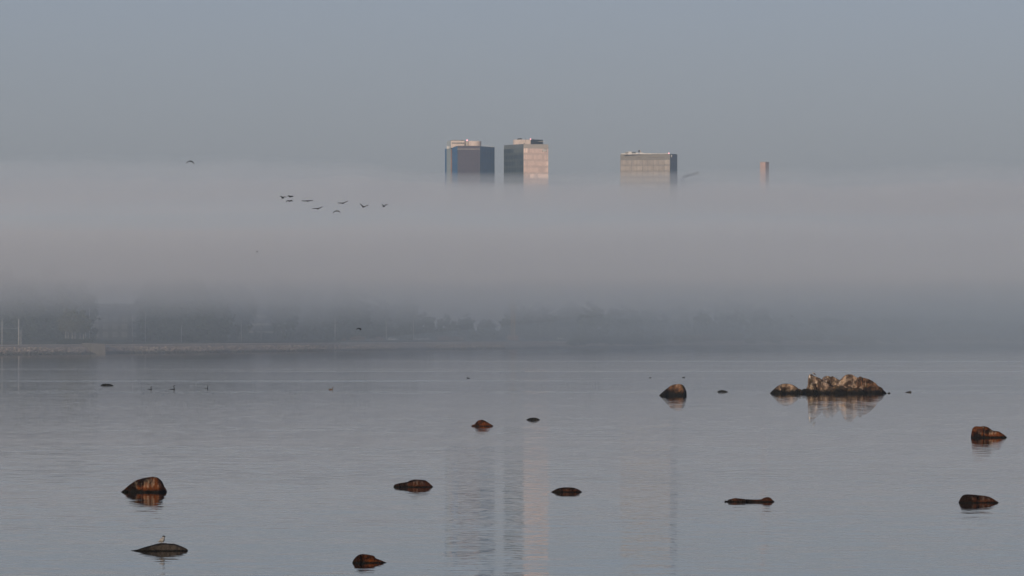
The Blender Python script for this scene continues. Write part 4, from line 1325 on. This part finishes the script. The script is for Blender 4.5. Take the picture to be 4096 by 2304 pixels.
def make_tree(name, h, rx, seed, leafm, barkm, low=-1.0, clumps=120, leaves=32, r=0.28):
    rnd = random.Random(seed)
    root = bpy.data.objects.new(name, None)
    COL.objects.link(root)
    cz = h * 0.53
    link('crown', crown_bm(rnd, cz, rx, h * 0.49, clumps, leaves, 0.42, low), leafm, root)
    link('trunk', trunk_bm(rnd, h, r, cz, rx), barkm, root, True)
    return root


GT = 'trees in the fog behind the embankment'
protos = [make_tree('leafy_tree', 16, 5.0, 1, M_leaf, M_bark), make_tree('leafy_tree', 17, 4.2, 2, M_leaf, M_bark), make_tree('leafy_tree', 15, 5.6, 3, M_leaf, M_bark)]
birch = make_tree('birch_tree', 13, 3.0, 4, M_leaf2, M_birch, -0.3, 45, 26, 0.2)
used = set()


def plant(proto, px, Y, hs_, label, cat, group, gz=True):
    X = (px - 2048) * K * Y
    z = ground_z(X, Y) - 0.1 if gz else 4.0
    sc = hs_
    loc = Vector((X, Y, z))
    if proto not in used:
        used.add(proto)
        proto.location = loc; proto.scale = (sc, sc, sc); proto.rotation_euler.z = random.uniform(0, 6)
        tag(proto, label, cat, group)
        return proto
    return copy_tree(proto, loc, random.uniform(0, 6), (sc, sc, sc), label, group)


rt = random.Random(21)
ZONES = [(-60, 330, 22, (1.2, 1.5), (130, 250), 'dark leafy tree of the dense clump at the left edge'),
         (590, 880, 17, (1.1, 1.5), (140, 260), 'dark leafy tree of the clump right of the apartment block'),
         (880, 1330, 12, (1.2, 1.6), (230, 420), 'faint leafy tree around the pale banded building'),
         (1330, 1640, 9, (1.0, 1.4), (170, 380), 'faint leafy tree behind the pinkish bushes'),
         (1640, 2050, 8, (0.55, 0.8), (170, 330), 'faint leafy tree behind the red shed'),
         (2060, 2320, 9, (0.8, 1.15), (160, 330), 'faint leafy tree behind the dark stakes')]
for a_, b2, n_, sc_r, dy, lab in ZONES:
    for i in range(n_):
        px = a_ + (b2 - a_) * (i + rt.uniform(0.1, 0.9)) / n_
        Y = shore_y(px) + rt.uniform(*dy)
        plant(rt.choice(protos), px, Y, rt.uniform(*sc_r), lab, 'tree', GT)
for i in range(6):
    plant(birch, 262 + i * 14 + rt.uniform(-4, 4), shore_y(300) + rt.uniform(60, 90), rt.uniform(0.8, 1.0), 'birch with a pale trunk behind the concrete block', 'tree', 'birches behind the concrete block')

# scrub under the trees
bm = bmesh.new()
ru = random.Random(9)
for i in range(210):
    px = -80 + 2420 * (i + ru.random()) / 210
    if 362 < px < 588: continue
    Y = shore_y(px) + ru.uniform(170, 240) + (170 if 880 < px < 1330 else 0)
    X = (px - 2048) * K * Y
    crown_bm(ru, 1.9, ru.uniform(3.0, 4.5), ru.uniform(2.2, 3.6), 12, 22, 0.5, -0.9, bm, X, Y, ground_z(X, Y))
tag(link('undergrowth', bm, M_leaf), 'dark scrub under the foggy trees behind the embankment', 'undergrowth', kind='stuff')

# far wood on the right: one mass
bm = bmesh.new()
rf = random.Random(3)
for i in range(120):
    px = 2300 + 1850 * (i + rf.random()) / 120
    Y = shore_y(px) + rf.uniform(60, 330)
    X = (px - 2048) * K * Y
    h = rf.uniform(13, 24) * (0.8 + 0.35 * (px - 2300) / 1800)
    crown_bm(rf, h * .52, h * rf.uniform(.26, .36), h * .52, 30, 22, 0.8, -1.0, bm, X, Y, ground_z(X, Y))
    crown_bm(rf, 2.2, 5.5, 3.4, 12, 22, 0.7, -0.9, bm, X + rf.uniform(-6, 6), Y + rf.uniform(-20, 20), ground_z(X, Y))
tag(link('forest', bm, M_leaf), 'dim far wood along the right hand shore fading into the fog', 'forest', kind='stuff')


def make_bush(name, r, h, seed, m):
    rnd = random.Random(seed)
    root = bpy.data.objects.new(name, None)
    COL.objects.link(root)
    link('foliage', crown_bm(rnd, h * .45, r, h * .55, 40, 26, 0.28, -0.8), m, root)
    bm = bmesh.new()
    for k in range(6):
        a_ = rnd.uniform(0, 6.28)
        tube(bm, [(0, 0, -.2), (math.cos(a_) * r * .4, math.sin(a_) * r * .4, h * .5), (math.cos(a_) * r * .7, math.sin(a_) * r * .7, h * .8)], [.06, .04, .015], 5)
    link('stem', bm, M_bark, root)
    return root


rosy = make_bush('bush', 2.0, 2.2, 11, M_leaf3)
for px, s_, lab in ((1375, .55, 'small pinkish bush left of the large pinkish bush'), (1418, .95, 'left half of the large double pinkish bush on the embankment'), (1441, 1.0, 'right half of the large double pinkish bush on the embankment'), (1518, .85, 'pinkish bush between the large double bush and the lone white car'), (1490, .5, 'lowest pinkish bush, right of the large double bush')):
    plant(rosy, px, stand(px, 1364).y, s_, lab, 'bush', 'pinkish bushes on the embankment')
darkb = make_bush('bush', 2.4, 3.2, 12, M_leaf)
for i in range(20):
    px = 2288 + i * 18.5
    plant(darkb, px, shore_y(px) + rt.uniform(14, 30), rt.uniform(0.9, 1.35), 'dark bush in the dense thicket right of the car headlights', 'bush', 'dark thicket at the water edge')
for i in range(10):
    px = 244 + i * 12.5
    plant(darkb, px, shore_y(px) + 48, rt.uniform(0.5, 0.62), 'dark bush in the low hedge behind the concrete block', 'bush', 'low hedge behind the concrete block')
oliveb = make_bush('bush', 2.8, 3.4, 13, M_leaf2)
for i in range(30):
    px = 2650 + i * 49 + rt.uniform(-16, 16)
    plant(oliveb, px, shore_y(px) + rt.uniform(10, 40), rt.uniform(0.8, 1.5), 'olive brown bush along the right hand shore', 'bush', 'bushes along the right hand shore')
rustb = make_bush('bush', 2.8, 3.4, 14, M_leaf4)
for i, px in enumerate((2775, 2805, 3365, 3390, 3780, 3860, 3925)):
    plant(rustb, px, shore_y(px) + 18, rt.uniform(1.1, 1.6), 'rust coloured bush along the right hand shore', 'bush', 'rust bushes along the right hand shore')
